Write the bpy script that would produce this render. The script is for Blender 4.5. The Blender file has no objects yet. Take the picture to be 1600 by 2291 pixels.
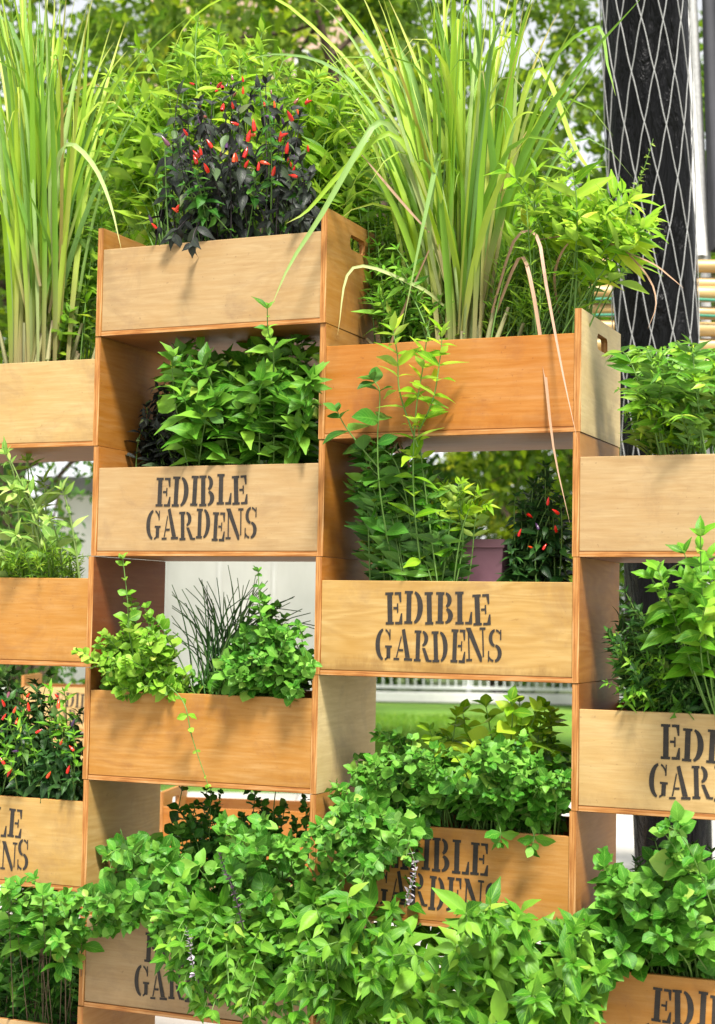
import bpy, math, random
import numpy as np
from mathutils import Matrix, Vector

SC = bpy.context.scene
R = math.radians
# ------------------------------------------------------------------ camera
F_PX, IW, IH = 3640.3, 1600.0, 2291.0
CAM = np.array([2.1564, -3.3905, 1.4913])
YAW, PITCH, ROLL = -0.40534, 0.06231, 0.01688
FW = np.array([math.sin(YAW)*math.cos(PITCH), math.cos(YAW)*math.cos(PITCH), math.sin(PITCH)])
_r = np.cross(FW, [0, 0, 1.0]); _r /= np.linalg.norm(_r); _u = np.cross(_r, FW)
RT = _r*math.cos(ROLL) + _u*math.sin(ROLL)
UP = -_r*math.sin(ROLL) + _u*math.cos(ROLL)
cd = bpy.data.cameras.new('camera'); cam = bpy.data.objects.new('camera', cd)
SC.collection.objects.link(cam)
cam.matrix_world = Matrix([[RT[i], UP[i], -FW[i], CAM[i]] for i in range(3)] + [[0, 0, 0, 1]])
cd.sensor_fit = 'HORIZONTAL'; cd.sensor_width = 36.0; cd.lens = 36.0*F_PX/IW
cd.clip_start = 0.05; cd.clip_end = 2000
cd.dof.use_dof = True; cd.dof.focus_distance = 3.72; cd.dof.aperture_fstop = 8.0
SC.camera = cam
# ------------------------------------------------------------------ world, sun, exposure
SUN_EL, SUN_AZ = 57.0, 142.0          # azimuth clockwise from +Y
w = bpy.data.worlds.new('World'); SC.world = w; w.use_nodes = True
nt = w.node_tree; bg = nt.nodes['Background']
sky = nt.nodes.new('ShaderNodeTexSky'); sky.sky_type = 'NISHITA'; sky.sun_disc = False
sky.sun_elevation = R(SUN_EL); sky.sun_rotation = R(SUN_AZ)
sky.air_density = 1.0; sky.dust_density = 1.5; sky.ozone_density = 1.0
hs = nt.nodes.new('ShaderNodeHueSaturation'); hs.inputs['Saturation'].default_value = 0.12
nt.links.new(sky.outputs[0], hs.inputs['Color']); nt.links.new(hs.outputs[0], bg.inputs['Color'])
bg.inputs['Strength'].default_value = 0.105
sd = bpy.data.lights.new('sun', 'SUN'); sd.energy = 3.3; sd.angle = R(11); sd.color = (1.0, 0.95, 0.86)
sun = bpy.data.objects.new('sun', sd); SC.collection.objects.link(sun)
_s = Vector((math.sin(R(SUN_AZ))*math.cos(R(SUN_EL)), math.cos(R(SUN_AZ))*math.cos(R(SUN_EL)), math.sin(R(SUN_EL))))
sun.rotation_euler = _s.to_track_quat('Z', 'Y').to_euler(); sun.location = (3, -3, 6)
SC.view_settings.view_transform = 'Standard'; SC.view_settings.look = 'None'
SC.view_settings.exposure = 1.3; SC.view_settings.gamma = 1.0
SC.view_settings.use_curve_mapping = False
SC.cycles.max_bounces = 6; SC.cycles.diffuse_bounces = 2; SC.cycles.transparent_max_bounces = 8

# ------------------------------------------------------------------ helpers
LINK = SC.collection.objects.link
def ray(px, py):
    return FW + RT*((px-IW/2)/F_PX) - UP*((py-IH/2)/F_PX)
def at(px, py, Y):                       # point of the pixel's ray on the plane y = Y (planes parallel to the crate wall)
    d = ray(px, py); return CAM + d*((Y-CAM[1])/d[1])
def atd(px, py, dist):                   # point at a distance in metres
    return CAM + ray(px, py)*dist
def ground(px, py):
    d = ray(px, py); return CAM + d*(-CAM[2]/d[2])
def toward(px, dist):                    # ground point below the pixel column at that distance
    p = atd(px, 1372, dist); p[2] = 0; return p
def topx(P):
    d = np.asarray(P)-CAM; z = d@FW
    return np.stack([IW/2+F_PX*(d@RT)/z, IH/2-F_PX*(d@UP)/z, z], -1)

def mesh_np(name, V, Q, UV=None, smooth=True, matidx=None):
    V = np.asarray(V, np.float32); Q = np.asarray(Q, np.int32)
    me = bpy.data.meshes.new(name); nf, k = Q.shape
    me.vertices.add(len(V)); me.vertices.foreach_set('co', V.ravel())
    me.loops.add(nf*k); me.loops.foreach_set('vertex_index', Q.ravel())
    me.polygons.add(nf)
    me.polygons.foreach_set('loop_start', np.arange(0, nf*k, k, dtype=np.int32))
    if UV is not None:
        l = me.uv_layers.new(name='UVMap'); l.data.foreach_set('uv', np.asarray(UV, np.float32)[Q.ravel()].ravel())
    me.update(calc_edges=True)
    me.polygons.foreach_set('use_smooth', np.full(nf, smooth, bool))
    if matidx is not None: me.polygons.foreach_set('material_index', np.asarray(matidx, np.int32))
    return me
def poly_mesh(name, V, Fc, smooth=False, matidx=None):
    me = bpy.data.meshes.new(name); me.from_pydata([tuple(map(float, v)) for v in V], [], [tuple(map(int, f)) for f in Fc])
    me.update()
    if smooth: me.polygons.foreach_set('use_smooth', np.ones(len(me.polygons), bool))
    if matidx is not None: me.polygons.foreach_set('material_index', np.asarray(matidx, np.int32))
    return me
def obj(name, me, mats, parent=None, loc=(0, 0, 0), **tags):
    if mats is not None and len(me.materials) == 0:
        for m in (mats if isinstance(mats, (list, tuple)) else [mats]): me.materials.append(m)
    o = bpy.data.objects.new(name, me); LINK(o); o.location = loc
    if parent: o.parent = parent
    for k, v in tags.items(): o[k] = v
    return o
def thing(name, label, cat, loc=(0, 0, 0), rz=0.0, group=None):
    o = bpy.data.objects.new(name, None); LINK(o); o.location = loc; o.rotation_euler = (0, 0, rz)
    o.empty_display_size = 0.05
    o['label'] = label; o['category'] = cat
    if group: o['group'] = group
    return o
def box(x0, x1, y0, y1, z0, z1):
    V = [(x, y, z) for z in (z0, z1) for y in (y0, y1) for x in (x0, x1)]
    return V, [(0, 2, 3, 1), (4, 5, 7, 6), (0, 1, 5, 4), (2, 6, 7, 3), (0, 4, 6, 2), (1, 3, 7, 5)]
def bbox_mesh(name, x0, x1, y0, y1, z0, z1, bev=0.0012, thin=None):
    """a bevelled board; thin = axis of its thickness (faces along the other axes get material 1, the ply edge)"""
    import bmesh
    V, Fc = box(x0, x1, y0, y1, z0, z1)
    bm = bmesh.new(); vs = [bm.verts.new(v) for v in V]
    for f in Fc: bm.faces.new([vs[i] for i in f])
    bmesh.ops.recalc_face_normals(bm, faces=bm.faces)
    if bev: bmesh.ops.bevel(bm, geom=list(bm.edges), offset=bev, segments=1, affect='EDGES')
    if thin is not None:
        bm.normal_update()
        for f in bm.faces: f.material_index = 0 if abs(f.normal[thin]) > 0.5 else 1
    me = bpy.data.meshes.new(name); bm.to_mesh(me); bm.free(); return me
def tube(points, radii, sides=5, caps=True):
    P = np.asarray(points, float); n = len(P); rad = np.broadcast_to(np.asarray(radii, float), (n,))
    T = np.gradient(P, axis=0); T /= np.linalg.norm(T, axis=1)[:, None]+1e-9
    ref = np.array([0, 0, 1.0]) if abs(T[0, 2]) < 0.9 else np.array([1.0, 0, 0])
    V = []; prev = None
    for i in range(n):
        a = np.cross(T[i], ref) if prev is None else prev - T[i]*(prev@T[i])
        a /= np.linalg.norm(a)+1e-9; prev = a; b = np.cross(T[i], a)
        for k in range(sides):
            t = 2*math.pi*k/sides; V.append(P[i]+rad[i]*(a*math.cos(t)+b*math.sin(t)))
    Q = [(i*sides+k, i*sides+(k+1) % sides, (i+1)*sides+(k+1) % sides, (i+1)*sides+k) for i in range(n-1) for k in range(sides)]
    UV = [(i/(n-1), k/sides) for i in range(n) for k in range(sides)]
    return np.array(V), np.array(Q, int), np.array(UV)
def join(parts):
    Vs, Qs, Us, o = [], [], [], 0
    for V, Q, U in parts:
        Vs.append(V); Qs.append(np.asarray(Q)+o); Us.append(U); o += len(V)
    return np.concatenate(Vs), np.concatenate(Qs), np.concatenate(Us)
def bez(p0, p1, p2, n):
    t = np.linspace(0, 1, n)[:, None]; return (1-t)**2*p0 + 2*t*(1-t)*p1 + t*t*p2
def spline(pts, n):
    """Catmull-Rom through the points"""
    P = np.asarray(pts, float); P = np.vstack([2*P[0]-P[1], P, 2*P[-1]-P[-2]]); m = len(P)-3
    out = []
    for s in np.linspace(0, m-1e-6, n):
        i = int(s); t = s-i; a, b, c, d = P[i:i+4]
        out.append(.5*((2*b)+(c-a)*t+(2*a-5*b+4*c-d)*t*t+(-a+3*b-3*c+d)*t**3))
    return np.array(out)
def nrm(v): return v/(np.linalg.norm(v, axis=-1, keepdims=True)+1e-9)

# ------------------------------------------------------------------ materials
class NT:
    def __init__(s, name):
        s.m = bpy.data.materials.new(name); s.m.use_nodes = True; s.t = s.m.node_tree
        s.t.nodes.clear(); s.out = s.n('OutputMaterial')
    def n(s, t, **kw):
        nd = s.t.nodes.new('ShaderNode'+t)
        for k, v in kw.items():
            if k in nd.inputs: nd.inputs[k].default_value = v
            else: setattr(nd, k, v)
        return nd
    def l(s, a, b): s.t.links.new(a, b)
    def math(s, op, a, b=None, c=None, clamp=False):
        nd = s.t.nodes.new('ShaderNodeMath'); nd.operation = op; nd.use_clamp = clamp
        for i, v in enumerate((a, b, c)):
            if v is None: continue
            if isinstance(v, (int, float)): nd.inputs[i].default_value = v
            else: s.l(v, nd.inputs[i])
        return nd.outputs[0]
    def mix(s, f, a, b, mode='MIX'):
        nd = s.t.nodes.new('ShaderNodeMix'); nd.data_type = 'RGBA'; nd.blend_type = mode
        for sock, v in ((nd.inputs[0], f), (nd.inputs[6], a), (nd.inputs[7], b)):
            if isinstance(v, (int, float)): sock.default_value = v
            elif isinstance(v, tuple): sock.default_value = v if len(v) == 4 else (*v, 1)
            else: s.l(v, sock)
        return nd.outputs[2]
    def ramp(s, f, stops):
        nd = s.t.nodes.new('ShaderNodeValToRGB'); cr = nd.color_ramp
        while len(cr.elements) < len(stops): cr.elements.new(0.5)
        for e, (p, c) in zip(cr.elements, stops): e.position = p; e.color = c if len(c) == 4 else (*c, 1)
        s.l(f, nd.inputs[0]); return nd.outputs[0]
    def map(s, vec, scale, loc=None):
        nd = s.t.nodes.new('ShaderNodeMapping'); nd.inputs['Scale'].default_value = scale
        s.l(vec, nd.inputs['Vector'])
        if loc is not None: s.l(loc, nd.inputs['Location'])
        return nd.outputs[0]
    def noise(s, vec, scale=1.0, detail=4.0, rough=0.55, dist=0.0):
        nd = s.n('TexNoise', Scale=scale, Detail=detail, Roughness=rough, Distortion=dist); s.l(vec, nd.inputs['Vector'])
        return nd.outputs['Fac']
    def bump(s, h, strength=0.3, dist=0.002):
        nd = s.n('Bump', Strength=strength, Distance=dist); s.l(h, nd.inputs['Height']); return nd.outputs[0]

def rand_per_piece(t):
    oi = t.n('ObjectInfo'); g = t.n('NewGeometry')
    return t.math('FRACT', t.math('ADD', oi.outputs['Random'], g.outputs['Random Per Island']))
def hsv(c, dh=0, ds=1, dv=1):
    import colorsys
    h, s_, v = colorsys.rgb_to_hsv(*c); return colorsys.hsv_to_rgb((h+dh) % 1, min(1, s_*ds), v*dv)

def leaf_mat(name, dark, mid, light, trans=0.35, rough=0.42, vein=0.55, tcol=None, spec=0.24):
    t = NT(name); r = rand_per_piece(t)
    uv = t.n('TexCoord'); sep = t.n('SeparateXYZ'); t.l(uv.outputs['UV'], sep.inputs[0])
    u, v = sep.outputs[0], sep.outputs[1]
    base = t.ramp(r, [(0.0, dark), (0.12, dark), (0.28, hsv(mid, 0.012, 1, .75)), (0.52, mid), (0.78, hsv(mid, -.018, .95, 1.2)), (0.97, light), (1.0, hsv(light, -.05, .95, .95))])
    av = t.math('ABSOLUTE', t.math('SUBTRACT', v, 0.5))
    rib = t.math('LESS_THAN', av, 0.035)
    side = t.math('SINE', t.math('MULTIPLY', t.math('SUBTRACT', t.math('MULTIPLY', u, 7.0), t.math('MULTIPLY', av, 5.0)), 6.283))
    sv = t.math('MULTIPLY', t.math('POWER', t.math('MULTIPLY_ADD', side, 0.5, 0.5), 10.0), 0.6)
    vn = t.math('MAXIMUM', rib, sv)
    pos = t.n('NewGeometry')
    blot = t.noise(t.map(pos.outputs['Position'], (28, 28, 28)), 1.0, 3.0)
    c1 = t.mix(t.math('MULTIPLY', vn, vein), base, light)
    c2 = t.mix(t.math('MULTIPLY', t.math('SUBTRACT', blot, 0.45, clamp=True), 1.1, clamp=True), c1, hsv(mid, -.03, .9, 1.35))
    back = t.mix(0.5, c2, hsv(mid, -.01, .7, 1.25))
    col = t.mix(pos.outputs['Backfacing'], c2, back)
    p = t.n('BsdfPrincipled', Roughness=rough); p.inputs['Specular IOR Level'].default_value = spec
    t.l(col, p.inputs['Base Color'])
    hgt = t.math('ADD', t.math('MULTIPLY', vn, -0.6), blot)
    t.l(t.bump(hgt, 0.35, 0.0015), p.inputs['Normal'])
    tr = t.n('BsdfTranslucent'); t.l(t.mix(1.0, col, tcol or (1.0, 1.0, 0.45), 'MULTIPLY'), tr.inputs['Color'])
    ms = t.n('MixShader'); ms.inputs[0].default_value = trans
    t.l(p.outputs[0], ms.inputs[1]); t.l(tr.outputs[0], ms.inputs[2]); t.l(ms.outputs[0], t.out.inputs['Surface'])
    return t.m
def blade_mat(name, base_c, mid, light, dry=(0.45, 0.33, 0.10), trans=0.35):
    t = NT(name); r = rand_per_piece(t)
    uv = t.n('TexCoord'); sep = t.n('SeparateXYZ'); t.l(uv.outputs['UV'], sep.inputs[0]); u, v = sep.outputs[0], sep.outputs[1]
    g = t.ramp(r, [(0.0, hsv(mid, .02, .95, .75)), (0.35, mid), (0.7, light), (0.93, hsv(light, -.02, .9, 1.1)), (1.0, dry)])
    col = t.mix(t.ramp(u, [(0.0, (1, 1, 1)), (0.12, (.75, .75, .75)), (0.34, (0, 0, 0))]), g, base_c)
    tip = t.ramp(u, [(0.82, (0, 0, 0)), (1.0, (1, 1, 1))]); col = t.mix(t.math('MULTIPLY', tip, r), col, dry)
    st = t.math('SINE', t.math('MULTIPLY', v, 70.0)); col = t.mix(t.math('MULTIPLY_ADD', st, .07, .07), col, hsv(light, 0, .7, 1.3))
    p = t.n('BsdfPrincipled', Roughness=0.4); t.l(col, p.inputs['Base Color']); t.l(t.bump(st, 0.25, 0.0005), p.inputs['Normal'])
    tr = t.n('BsdfTranslucent'); t.l(t.mix(1.0, col, (1, 1, .5), 'MULTIPLY'), tr.inputs['Color'])
    ms = t.n('MixShader'); ms.inputs[0].default_value = trans
    t.l(p.outputs[0], ms.inputs[1]); t.l(tr.outputs[0], ms.inputs[2]); t.l(ms.outputs[0], t.out.inputs['Surface'])
    return t.m
def plain_mat(name, col, rough=0.6, var=0.25, scale=8.0, bump=0.2, spec=0.4, metal=0.0, stretch=(1, 1, 1)):
    t = NT(name); tc = t.n('TexCoord'); oi = t.n('ObjectInfo')
    off = t.n('CombineXYZ'); t.l(t.math('MULTIPLY', oi.outputs['Random'], 17.0), off.inputs[0])
    v = t.map(tc.outputs['Object'], stretch, off.outputs[0])
    n1 = t.noise(v, scale, 5.0, 0.6)
    c = t.ramp(n1, [(0.25, hsv(col, 0, 1, 1-var)), (0.75, hsv(col, 0, .95, 1+var))])
    p = t.n('BsdfPrincipled', Roughness=rough, Metallic=metal); p.inputs['Specular IOR Level'].default_value = spec
    t.l(c, p.inputs['Base Color']); t.l(t.bump(n1, bump, 0.003), p.inputs['Normal'])
    t.l(p.outputs[0], t.out.inputs['Surface']); return t.m
def wood_mat(name, col, axis='x', stain=0.5, figure=0.5):
    """birch plywood: rotary-cut figure, fine grain along the axis, water stains"""
    t = NT(name); tc = t.n('TexCoord'); oi = t.n('ObjectInfo')
    off = t.n('CombineXYZ'); rr = oi.outputs['Random']
    for i, k in enumerate((31.0, 17.0, 23.0)): t.l(t.math('MULTIPLY', rr, k), off.inputs[i])
    o = tc.outputs['Object']
    sg = {'x': (3, 40, 40), 'y': (40, 3, 40)}[axis]; sl = {'x': (1.6, 9, 9), 'y': (9, 1.6, 9)}[axis]
    fine = t.noise(t.map(o, tuple(4*a for a in sg), off.outputs[0]), 1.0, 4.0, 0.6)
    big = t.noise(t.map(o, sl, off.outputs[0]), 1.0, 3.0, 0.5, 0.4)
    rings = t.math('MULTIPLY_ADD', t.math('SINE', t.math('MULTIPLY', big, 85.0)), 0.5, 0.5)
    fibre = t.noise(t.map(o, tuple(1.6*a for a in sg), off.outputs[0]), 1.0, 6.0, 0.65)
    blot = t.noise(t.map(o, (5, 5, 8), off.outputs[0]), 1.0, 3.0, 0.6)
    c = t.ramp(fibre, [(0.25, hsv(col, -.006, 1.06, .88)), (0.5, col), (0.76, hsv(col, .004, .92, 1.06))])
    c = t.mix(t.math('MULTIPLY_ADD', fine, 1.4, -.55, clamp=True), c, hsv(col, -.01, 1.12, .72))
    c = t.mix(t.math('MULTIPLY', rings, 0.30*figure), c, hsv(col, -.012, 1.15, .66))
    c = t.mix(t.math('MULTIPLY', t.math('SUBTRACT', blot, 0.42, clamp=True), 1.6, clamp=True), c, hsv(col, -.012, 1.22, .82))
    streak = t.math('GREATER_THAN', t.noise(t.map(o, tuple(1.6*a for a in sl), off.outputs[0]), 2.2, 6.0, 0.75, 2.2), 0.665)
    grime = t.noise(t.map(o, (7, 7, 7), off.outputs[0]), 1.0, 8.0, 0.72, 0.6)
    c = t.mix(t.math('MULTIPLY', t.math('MULTIPLY_ADD', grime, 5.0, -2.55, clamp=True), 0.5), c, hsv(col, -.02, .95, .48))
    spk = t.noise(t.map(o, (120, 120, 120), off.outputs[0]), 1.0, 2.0, 0.5)
    c = t.mix(t.math('MULTIPLY', t.math('GREATER_THAN', spk, 0.73), 0.4), c, hsv(col, -.02, 1.0, .4))
    c = t.mix(t.math('MULTIPLY', streak, 0.40), c, hsv(col, -.02, 1.2, .45))
    # water stains: ragged tide marks that climb from the lower edge
    sep = t.n('SeparateXYZ'); t.l(o, sep.inputs[0])
    edge = t.math('MULTIPLY_ADD', t.noise(t.map(o, (14, 14, 5), off.outputs[0]), 1.0, 5.0, 0.65), 0.14, -0.045)
    low = t.math('MULTIPLY', t.math('SUBTRACT', edge, sep.outputs[2]), 40.0, clamp=True)
    c = t.mix(t.math('MULTIPLY', low, 0.42*stain), c, hsv(col, -.02, 1.15, .38))
    p = t.n('BsdfPrincipled'); p.inputs['Specular IOR Level'].default_value = 0.35
    t.l(t.math('MULTIPLY_ADD', fibre, 0.25, 0.42), p.inputs['Roughness'])
    t.l(c, p.inputs['Base Color']); t.l(t.bump(t.math('ADD', fine, fibre), 0.22, 0.0012), p.inputs['Normal'])
    t.l(p.outputs[0], t.out.inputs['Surface']); return t.m
def ply_edge_mat(name, col, sc_):
    t = NT(name); tc = t.n('TexCoord'); o = tc.outputs['Object']
    n1 = t.noise(t.map(o, tuple(a*.12+8 for a in sc_)), 1.0, 4.0, 0.6); sep = t.n('SeparateXYZ'); t.l(o, sep.inputs[0])
    s = t.math('SUBTRACT', t.noise(t.map(o, sc_), 1.0, 2.0), 0.5)
    f = t.math('ADD', t.math('MULTIPLY', s, 1.2), n1)
    c = t.ramp(f, [(0.2, hsv(col, -.02, 1.1, .45)), (0.5, col), (0.8, hsv(col, .01, .85, 1.3))])
    p = t.n('BsdfPrincipled', Roughness=0.65); t.l(c, p.inputs['Base Color']); t.l(t.bump(f, 0.4, 0.001), p.inputs['Normal'])
    t.l(p.outputs[0], t.out.inputs['Surface']); return t.m

TONES = {'tan': (0.425, 0.288, 0.138), 'pale': (0.49, 0.335, 0.142), 'yellow': (0.46, 0.298, 0.106), 'orange': (0.43, 0.218, 0.058),
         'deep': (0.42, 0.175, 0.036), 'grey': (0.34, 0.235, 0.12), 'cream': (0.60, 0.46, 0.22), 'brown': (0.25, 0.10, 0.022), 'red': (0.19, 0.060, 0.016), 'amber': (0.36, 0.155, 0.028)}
WOOD = {}
def wood(tone, axis='x', stain=0.5, figure=0.5):
    k = (tone, axis, stain, figure)
    if k not in WOOD: WOOD[k] = wood_mat('plywood %s %s %d' % (tone, axis, len(WOOD)), TONES[tone], axis, stain, figure)
    return WOOD[k]
EDGE = ply_edge_mat('plywood edge', (0.40, 0.165, 0.035), (6, 350, 350)); EDGE_V = ply_edge_mat('upright plywood edge', (0.42, 0.18, 0.04), (350, 350, 6))
SOIL = plain_mat('potting soil', (0.03, 0.02, 0.012), 0.95, 0.5, 60, 1.0)
def ink_mat():
    t = NT('worn stencil ink'); tc = t.n('TexCoord'); oi = t.n('ObjectInfo'); off = t.n('CombineXYZ'); t.l(t.math('MULTIPLY', oi.outputs['Random'], 40.0), off.inputs[0])
    o = tc.outputs['Object']; n1 = t.noise(t.map(o, (30, 30, 90), off.outputs[0]), 1, 6, .7); n2 = t.noise(t.map(o, (260, 260, 420), off.outputs[0]), 1, 3, .6)
    n3 = t.noise(t.map(o, (9, 9, 9), off.outputs[0]), 1, 2)
    p = t.n('BsdfPrincipled', Roughness=.8); t.l(t.ramp(n1, [(.3, (.012, .010, .009)), (.75, (.036, .027, .020))]), p.inputs['Base Color'])
    f = t.math('MULTIPLY_ADD', t.math('ADD', t.math('MULTIPLY', n1, .7), t.math('ADD', t.math('MULTIPLY', n2, .6), t.math('MULTIPLY', n3, .5))), 5.0, -5.35, clamp=True)
    tr = t.n('BsdfTransparent'); ms = t.n('MixShader'); t.l(f, ms.inputs[0]); t.l(p.outputs[0], ms.inputs[1]); t.l(tr.outputs[0], ms.inputs[2]); t.l(ms.outputs[0], t.out.inputs['Surface']); return t.m
INK = ink_mat()

# ------------------------------------------------------------------ the setting: ground, paving, lawn
def sheet(name, px_pts, z, mat, res=1, **tags):
    V = [(p[0], p[1], z) for p in px_pts]; return obj(name, poly_mesh(name, V, [tuple(range(len(V)))]), mat, **tags)
def dirt_mat():
    t = NT('ground soil and turf'); tc = t.n('TexCoord'); n1 = t.noise(t.map(tc.outputs['Object'], (.4, .4, .4)), 1, 8)
    n2 = t.noise(t.map(tc.outputs['Object'], (9, 9, 9)), 1, 6)
    c = t.mix(t.math('MULTIPLY_ADD', n1, 1.6, -.4, clamp=True), (0.06, 0.13, 0.02), (0.11, 0.10, 0.05)); c = t.mix(n2, c, hsv((.09, .14, .03), 0, 1, 1.2))
    p = t.n('BsdfPrincipled', Roughness=.9); t.l(c, p.inputs['Base Color']); t.l(t.bump(n2, .6, .02), p.inputs['Normal']); t.l(p.outputs[0], t.out.inputs['Surface']); return t.m
def lawn_mat():
    t = NT('lawn turf'); tc = t.n('TexCoord'); o = tc.outputs['Object']
    n1 = t.noise(t.map(o, (.8, .8, .8)), 1, 6); n2 = t.noise(t.map(o, (30, 30, 30)), 1, 5, .7)
    c = t.ramp(n2, [(.3, (.05, .14, .012)), (.7, (.17, .36, .03))]); c = t.mix(t.math('MULTIPLY_ADD', n1, 2.2, -.8, clamp=True), c, (.20, .34, .035))
    p = t.n('BsdfPrincipled', Roughness=.85); t.l(c, p.inputs['Base Color']); t.l(t.bump(n2, .8, .03), p.inputs['Normal']); t.l(p.outputs[0], t.out.inputs['Surface']); return t.m
def concrete_mat():
    t = NT('pale concrete paving'); tc = t.n('TexCoord'); o = tc.outputs['Object']
    n1 = t.noise(t.map(o, (1.1, 1.1, 1.1)), 1, 7); n2 = t.noise(t.map(o, (60, 60, 60)), 1, 4, .7)
    c = t.ramp(n1, [(.3, (.44, .42, .38)), (.7, (.62, .60, .56))]); c = t.mix(t.math('MULTIPLY', n2, .25), c, (.33, .31, .28))
    p = t.n('BsdfPrincipled', Roughness=.8); t.l(c, p.inputs['Base Color']); t.l(t.bump(n2, .3, .003), p.inputs['Normal']); t.l(p.outputs[0], t.out.inputs['Surface']); return t.m
g = 700.0
obj('ground', poly_mesh('ground', [(-g, -g, -.012), (g, -g, -.012), (g, g, -.012), (-g, g, -.012)], [(0, 1, 2, 3)]), dirt_mat(), kind='structure')
fw2 = np.array([math.sin(YAW), math.cos(YAW)]); rt2 = np.array([math.cos(YAW), -math.sin(YAW)])
def gp(side, depth):                       # ground point: metres across and away from the camera foot
    return np.array([CAM[0], CAM[1]])+rt2*side+fw2*depth
sheet('lawn', [gp(-16, 13.6), gp(16, 13.6), gp(16, 27.6), gp(-16, 27.6)], -.004, lawn_mat(), kind='structure')
PAVE = concrete_mat()
slab_root = obj('paving', poly_mesh('paving', [(*gp(-9, -6), -.008), (*gp(9, -6), -.008), (*gp(9, 13.6), -.008), (*gp(-9, 13.6), -.008)], [(0, 1, 2, 3)]),
                plain_mat('paving joint mortar', (.28, .26, .23), .9, .3, 20), kind='structure')
slab_me = bbox_mesh('paving_slab', -.446, .446, -.446, .446, 0, .008, .003)
slab_me.materials.append(PAVE)
for i in range(-5, 6):
    for j in range(3, 15):
        p = gp(i*.9, j*.9+.5); o = obj('paving_slab', slab_me, None, slab_root, (p[0], p[1], -.007)); o.rotation_euler = (0, 0, -YAW)
WHITE = plain_mat('white painted concrete', (.74, .73, .70), .7, .1, 3)
kb = obj('kerb', bbox_mesh('kerb', -16, 16, -.15, .15, 0, .17, .015), WHITE, loc=(*gp(0, 27.9), 0), kind='structure'); kb.rotation_euler = (0, 0, -YAW)

# ------------------------------------------------------------------ lettering (stencil serif capitals, unit cap height)
def ring(cx, cy, ro, ri, a0, a1, n=12):
    A = [R(a0+(a1-a0)*i/n) for i in range(n+1)]; out = []
    for i in range(n):
        a, b = A[i], A[i+1]
        out.append([(cx+ri[0]*math.cos(a), cy+ri[1]*math.sin(a)), (cx+ro[0]*math.cos(a), cy+ro[1]*math.sin(a)),
                    (cx+ro[0]*math.cos(b), cy+ro[1]*math.sin(b)), (cx+ri[0]*math.cos(b), cy+ri[1]*math.sin(b))])
    return out
def rc(x0, y0, x1, y1): return [(x0, y0), (x1, y0), (x1, y1), (x0, y1)]
def stem_(x=.1, w=.21): return [rc(x, .08, x+w, .92), rc(x-.09, 0, x+w+.06, .08), rc(x-.09, .92, x+w+.06, 1)]
GL = {
 'E': (.76, stem_()+[rc(.43, .92, .60, 1), [(.60, .92), (.66, .68), (.72, .68), (.72, 1), (.60, 1)], rc(.43, 0, .60, .08), [(.60, 0), (.75, 0), (.75, .34), (.69, .34), (.60, .08)], rc(.36, .47, .52, .54), rc(.52, .36, .58, .65)]),
 'D': (.86, stem_()+ring(.40, .5, (.42, .5), (.19, .43), -80, 80, 16)),
 'I': (.42, stem_(.1, .21)),
 'B': (.80, stem_()+ring(.40, .75, (.29, .25), (.11, .18), -72, 82, 10)+ring(.40, .26, (.36, .26), (.15, .19), -82, 72, 10)),
 'L': (.72, stem_()+[rc(.43, 0, .58, .08), [(.58, 0), (.73, 0), (.73, .38), (.67, .38), (.58, .08)]]),
 'G': (.92, ring(.45, .5, (.44, .53), (.21, .45), 98, 262, 16)+ring(.45, .5, (.40, .53), (.34, .46), 30, 78, 6)+[rc(.74, .66, .80, 1.0)]+[rc(.60, .05, .80, .40), rc(.52, .40, .88, .47)]+ring(.45, .5, (.40, .53), (.34, .46), -80, -55, 4)),
 'A': (.96, [[(.36, .98), (.52, 1.02), (.84, .09), (.60, .09)], [(.10, .09), (.17, .09), (.37, .74), (.33, .80)], rc(.25, .29, .47, .36), rc(-.02, 0, .28, .07), rc(.53, 0, .96, .08)]),
 'R': (.90, stem_()+ring(.40, .74, (.33, .26), (.13, .19), -80, 82, 10)+[[(.42, .44), (.58, .44), (.80, .08), (.66, 0), (.62, .06)], rc(.72, 0, .94, .07)]),
 'N': (1.0, [rc(.12, .07, .19, .86), rc(.0, 0, .30, .07), [(.02, 1), (.27, 1), (.80, .12), (.80, -.02), (.70, -.02)], rc(.84, .12, .91, .93), rc(.72, .93, 1.02, 1)]),
 'S': (.74, ring(.37, .74, (.32, .28), (.14, .20), 95, 265, 12)+ring(.35, .27, (.36, .28), (.16, .20), -85, 82, 12)+ring(.37, .74, (.32, .28), (.27, .21), 35, 82, 5)+[rc(.62, .68, .68, 1.0)]+ring(.35, .27, (.36, .28), (.30, .21), 205, 260, 5)+[rc(.02, 0, .08, .34)]),
}
def lettering_mesh(seed, h=0.070):
    rg = random.Random(seed); V, Fc = [], []
    for word, z0, width in (('EDIBLE', .0755, .252), ('GARDENS', -.004, .302)):
        adv = [GL[c][0] for c in word]; tot = sum(adv); k = width/tot; x = -width/2
        for c, a in zip(word, adv):
            dz = rg.uniform(-.05, .05)*h; rot = R(rg.uniform(-2.5, 2.5)); gx = .93*k; sc_ = 1+rg.uniform(-.03, .05)
            for poly in GL[c][1]:
                s0 = len(V)
                for (u, v) in poly:
                    X = u*gx; Z = v*h*sc_
                    V.append((x+X*math.cos(rot)-Z*math.sin(rot), 0, z0-.035+dz+X*math.sin(rot)+Z*math.cos(rot)))
                Fc.append(tuple(range(s0, len(V))))
            x += a*k
    return poly_mesh('lettering', V, Fc)

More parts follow.
